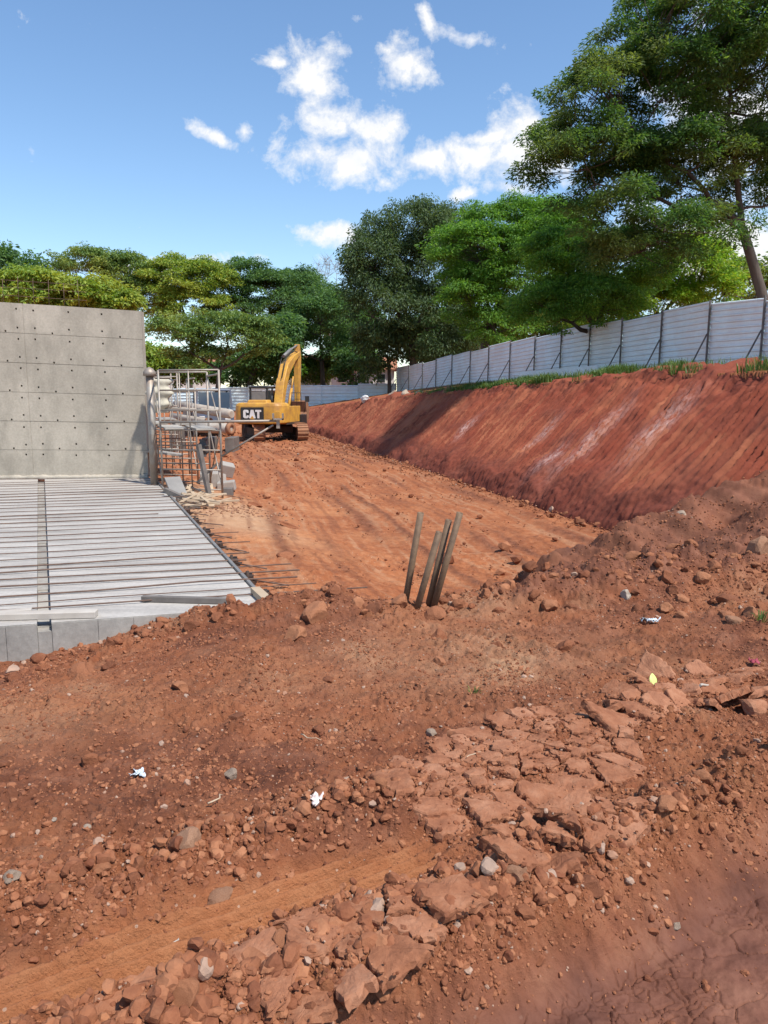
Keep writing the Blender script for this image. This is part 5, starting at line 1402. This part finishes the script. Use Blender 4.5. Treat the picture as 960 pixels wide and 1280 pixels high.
M_DRY = mottled('dry_grass', (.20, .14, .06), (.34, .25, .12), 9, .9, 0, 0)
tuft(952, 762, .75, 18, .08, M_GRASS, 'weed', 'small green weed among the stones at the right edge', 'weed', 1)
place_rock('soil_clod', 318, 628, .13, M_CLODBIG, 'dark earth clod on the lane right of the timber offcuts', 'clod', zg=.2, sq=(1.6, 1, .5))
place_rock('soil_clod', 360, 655, .12, M_CLODBIG, 'flat earth clod in the yellow sand patch of the lane', 'clod', zg=.1, sq=(1.7, 1, .5))
place_rock('soil_clod', 358, 692, .11, M_CLODBIG, 'earth clod nearest the bar ends at the right edge of the deck', 'clod', zg=.1, sq=(1.4, 1, .6))
tuft(592, 872, .6, 14, .05, M_GRASS, 'weed', 'tiny weed above the cracked mud plates', 'weed', 6)
def scrap(px, py, z, size, mat, name, label, cat, seed, up=.6):
    p = at_z(px, py, z); p.z = gz(p.x, p.y)+.012; g = random.Random(seed); m = MB(); n = 7
    for k in range(6):
        a0 = g.uniform(0, 6.28); vs = []; L = size*g.uniform(.5, 1)
        for j in range(n):
            t = j/(n-1)
            for sgn in (-1, 1):
                w = size*.22*math.sin(math.pi*min(.95, t*.8+.2)); vs.append((math.cos(a0)*L*t-math.sin(a0)*w*sgn, math.sin(a0)*L*t+math.cos(a0)*w*sgn, size*up*(.35*abs(math.sin(t*5+k))+.3*t*g.random())+.004*sgn))
        fs = [(2*j, 2*j+1, 2*j+3, 2*j+2) for j in range(n-1)]; m.add(vs, fs, True)
    o = m.build(name, mat); s = o.modifiers.new('thickness', 'SOLIDIFY'); s.thickness = .0015; o.location = p; return tag(o, label, cat)
scrap(393, 1032, .62, .055, M_PLASTICW, 'plastic_scrap', 'crumpled pinkish white plastic scrap above the smooth wheel track', 'litter', 1, .9)
scrap(813, 764, .7, .075, M_PLASTICB, 'plastic_scrap', 'pale blue crumpled plastic scrap at the foot of the spoil mound', 'litter', 2, 1.0)
scrap(175, 970, .6, .05, M_PLASTICB, 'plastic_scrap', 'flat whitish plastic scrap trodden into the left foreground', 'litter', 3, .4)
scrap(940, 812, .7, .06, mottled('red_rag', (.25, .03, .05), (.35, .06, .08), 9, .8), 'rag', 'small dark red rag at the right edge above the mud flakes', 'litter', 4, .7)
p = at_z(816, 864, .6); p.z = gz(p.x, p.y)
lf = MB(); vs = []
for j in range(9):
    t = j/8; w = .024*math.sin(math.pi*(.08+.9*t))**.8
    for sg in (-1, 0, 1): vs.append((w*sg, -.006*abs(sg)+.012*t*t, .005+.072*t))
lf.add(vs, [(3*j+k, 3*j+k+1, 3*j+k+4, 3*j+k+3) for j in range(8) for k in (0, 1)], True)
o = lf.build('fallen_leaf', M_LIME); s = o.modifiers.new('thickness', 'SOLIDIFY'); s.thickness = .001; o.location = p; o.rotation_euler = (-.35, .15, .2); tag(o, 'single lime yellow leaf standing upright in the foreground soil', 'leaf')
def twig(px, py, L, rz, label, mat=M_WOOD, z=.6, r=.004):
    p = at_z(px, py, z); p.z = gz(p.x, p.y)+.012; m = MB(); g = random.Random(px)
    pts = [Vector((L*(k/5-.5), g.uniform(-.012, .012), g.uniform(0, .012))) for k in range(6)]; m.tube(pts, [r, r, r*.9, r*.8, r*.7, r*.4], 6)
    o = m.build('twig', mat); o.location = p; o.rotation_euler = (0, g.uniform(-.1, .1), rz); tag(o, label, 'twig')
twig(885, 852, .16, .6, 'forked pale twig lying above the mud flakes at right', M_WOODGREY, .65, .008)
twig(218, 1175, .06, 1.4, 'short white twig standing by the clods at bottom left', M_WOODGREY, .6, .003)
twig(272, 1012, .09, 1.1, 'bent straw in the rubble of the left foreground', M_WOOD)
twig(388, 928, .13, -.6, 'thin dry root in the middle of the foreground', M_WOOD, .6, .003)
twig(590, 962, .10, .5, 'thin straw lying by the cracked mud plates', M_WOOD, .6, .003)
# pale rubble and a bag on the far end of the bank top
for px, Y, lat_, sz, mt, nm, lab, cat in ((460, 0, (40.5, 8.9), .42, M_BAG, 'bag', 'white bag lying on the far end of the bank top', 'bag'), (500, 0, (35, 9.6), .33, M_PALE, 'boulder', 'pale rubble lump on the bank top left of the grass', 'boulder'),
        (520, 0, (33, 9.7), .30, M_PALE, 'boulder', 'second pale rubble lump on the bank top, nearer the grass', 'boulder'), (540, 0, (37.5, 9.6), .36, M_PALE, 'boulder', 'grey rubble lump on the bank top right of the white bag', 'boulder'),
        (580, 0, (28.6, 9.5), .26, M_OCHRE, 'boulder', 'soil crusted lump at the left end of the bank top grass', 'boulder')):
    s_, l_ = lat_; place_rock(nm, 0, 0, sz, mt, lab, cat, xy=(LD[0]*s_+LN[0]*l_, LD[1]*s_+LN[1]*l_))
# ------------------------------------------------------------------ sky, sun, camera
SUN_AZ, SUN_EL = R(132), R(57)
def make_world():
    w = bpy.data.worlds.new('World'); scene.world = w; w.use_nodes = True; nt = w.node_tree
    bg = nt.nodes['Background']; out = nt.nodes['World Output']
    sky = N(nt, 'ShaderNodeTexSky', sky_type='NISHITA'); sky.sun_disc = False
    sky.sun_elevation = SUN_EL; sky.sun_rotation = SUN_AZ; sky.air_density = 1.15; sky.dust_density = .3; sky.ozone_density = 2.5; sky.altitude = 700
    tc = N(nt, 'ShaderNodeTexCoord'); sx = N(nt, 'ShaderNodeSeparateXYZ'); nt.links.new(tc.outputs['Generated'], sx.inputs[0])
    yy = math_n(nt, 'MAXIMUM', sx.outputs[1], .02)
    u = math_n(nt, 'DIVIDE', sx.outputs[0], yy); v = math_n(nt, 'DIVIDE', sx.outputs[2], yy)
    cb = N(nt, 'ShaderNodeCombineXYZ'); nt.links.new(u, cb.inputs[0]); nt.links.new(v, cb.inputs[1])
    nz = N(nt, 'ShaderNodeTexNoise'); nz.inputs['Scale'].default_value = 5; nz.inputs['Detail'].default_value = 3
    nt.links.new(cb.outputs[0], nz.inputs['Vector'])
    wv = N(nt, 'ShaderNodeVectorMath', operation='SUBTRACT'); nt.links.new(nz.outputs['Color'], wv.inputs[0]); wv.inputs[1].default_value = (.5, .5, .5)
    ws = N(nt, 'ShaderNodeVectorMath', operation='SCALE'); nt.links.new(wv.outputs[0], ws.inputs[0]); ws.inputs['Scale'].default_value = .07
    wa = N(nt, 'ShaderNodeVectorMath', operation='ADD'); nt.links.new(cb.outputs[0], wa.inputs[0]); nt.links.new(ws.outputs[0], wa.inputs[1])
    blobs = [(385, 95, 48, 36, 0), (400, 150, 58, 30, 10), (435, 195, 110, 36, 4), (497, 85, 38, 34, -30), (572, 42, 50, 14, 14), (470, 150, 52, 26, 10), (590, 195, 85, 32, 0),
             (650, 190, 55, 66, 0), (640, 232, 40, 20, 0), (258, 175, 36, 13, 22), (415, 300, 45, 14, 0), (300, 165, 12, 12, 0), (580, 243, 22, 10, 0), (530, 25, 12, 22, -20), (345, 80, 24, 8, 0),
             (900, 300, 170, 90, 0), (930, 150, 120, 120, 0), (180, 330, 160, 10, 0), (535, 195, 60, 16, 0), (600, 165, 50, 14, -10)]
    tot = None
    for px, py, rx, ry, rot in blobs:
        d = ray(px, py); cu, cv = d[0]/d[1], d[2]/d[1]
        mp = N(nt, 'ShaderNodeMapping', vector_type='TEXTURE')
        mp.inputs['Location'].default_value = (cu, cv, 0); mp.inputs['Rotation'].default_value = (0, 0, R(-rot)); mp.inputs['Scale'].default_value = (rx/FPX*.95, ry/FPX*1.0, 1)
        nt.links.new(wa.outputs[0], mp.inputs[0])
        ln = N(nt, 'ShaderNodeVectorMath', operation='LENGTH'); nt.links.new(mp.outputs[0], ln.inputs[0])
        g = math_n(nt, 'MAXIMUM', math_n(nt, 'SUBTRACT', 1.0, math_n(nt, 'MULTIPLY', ln.outputs['Value'], .62)), 0.0)
        tot = g if tot is None else math_n(nt, 'MAXIMUM', tot, g)
    nd = noise(nt, cb.outputs[0], 15, 10, .66, .25)
    nf = noise(nt, cb.outputs[0], 42, 6, .6)
    dens = math_n(nt, 'ADD', tot, math_n(nt, 'MULTIPLY_ADD', nd, 2.1, -1.05))
    dens = math_n(nt, 'ADD', dens, math_n(nt, 'MULTIPLY_ADD', nf, .75, -.375))
    mask = ramp(nt, dens, [(.36, (0, 0, 0)), (.52, (.3, .3, .3)), (.85, (.95, .95, .95))])
    sp = math_n(nt, 'MULTIPLY', mask, math_n(nt, 'GREATER_THAN', sx.outputs[1], .1))
    hs = N(nt, 'ShaderNodeHueSaturation'); hs.inputs['Saturation'].default_value = 1.08; nt.links.new(sky.outputs[0], hs.inputs['Color']); nt.links.new(hs.outputs[0], bg.inputs['Color']); bg.inputs['Strength'].default_value = SKY
    b2 = N(nt, 'ShaderNodeBackground'); b2.inputs['Strength'].default_value = CLOUD
    nt.links.new(ramp(nt, nd, [(.3, (.80, .84, .92)), (.6, (1, .99, .97))]), b2.inputs['Color'])
    ms = N(nt, 'ShaderNodeMixShader'); nt.links.new(sp, ms.inputs[0]); nt.links.new(bg.outputs[0], ms.inputs[1]); nt.links.new(b2.outputs[0], ms.inputs[2])
    nt.links.new(ms.outputs[0], out.inputs[0])
SKY, CLOUD, SUN_STR, EXPO = .10, .57, 3.1, .93
make_world()
sl = bpy.data.lights.new('sun', 'SUN'); sl.energy = SUN_STR; sl.angle = R(2.5); sl.color = (1, .955, .88)
so = link(bpy.data.objects.new('sun', sl))
sdir = Vector((math.sin(SUN_AZ)*math.cos(SUN_EL), math.cos(SUN_AZ)*math.cos(SUN_EL), math.sin(SUN_EL)))
so.rotation_euler = sdir.to_track_quat('Z', 'Y').to_euler(); so.location = (20, 0, 40)

cam = bpy.data.cameras.new('camera'); cam.sensor_fit = 'VERTICAL'; cam.sensor_height = 24; cam.lens = 24*FPX/1280
cam.clip_start = .05; cam.clip_end = 12000
co = link(bpy.data.objects.new('camera', cam)); co.location = (0, 0, CAM_H); co.rotation_euler = (math.pi/2-PITCH, 0, 0)
scene.camera = co
vs = scene.view_settings; vs.view_transform = 'Standard'; vs.look = 'None'; vs.exposure = EXPO; vs.gamma = 1; vs.use_curve_mapping = False
scene.render.engine = 'CYCLES'
cy = scene.cycles; cy.use_denoising = True; cy.max_bounces = 8; cy.diffuse_bounces = 4; cy.glossy_bounces = 2; cy.transmission_bounces = 5; cy.transparent_max_bounces = 4
cy.caustics_reflective = False; cy.caustics_refractive = False; cy.sample_clamp_indirect = 4
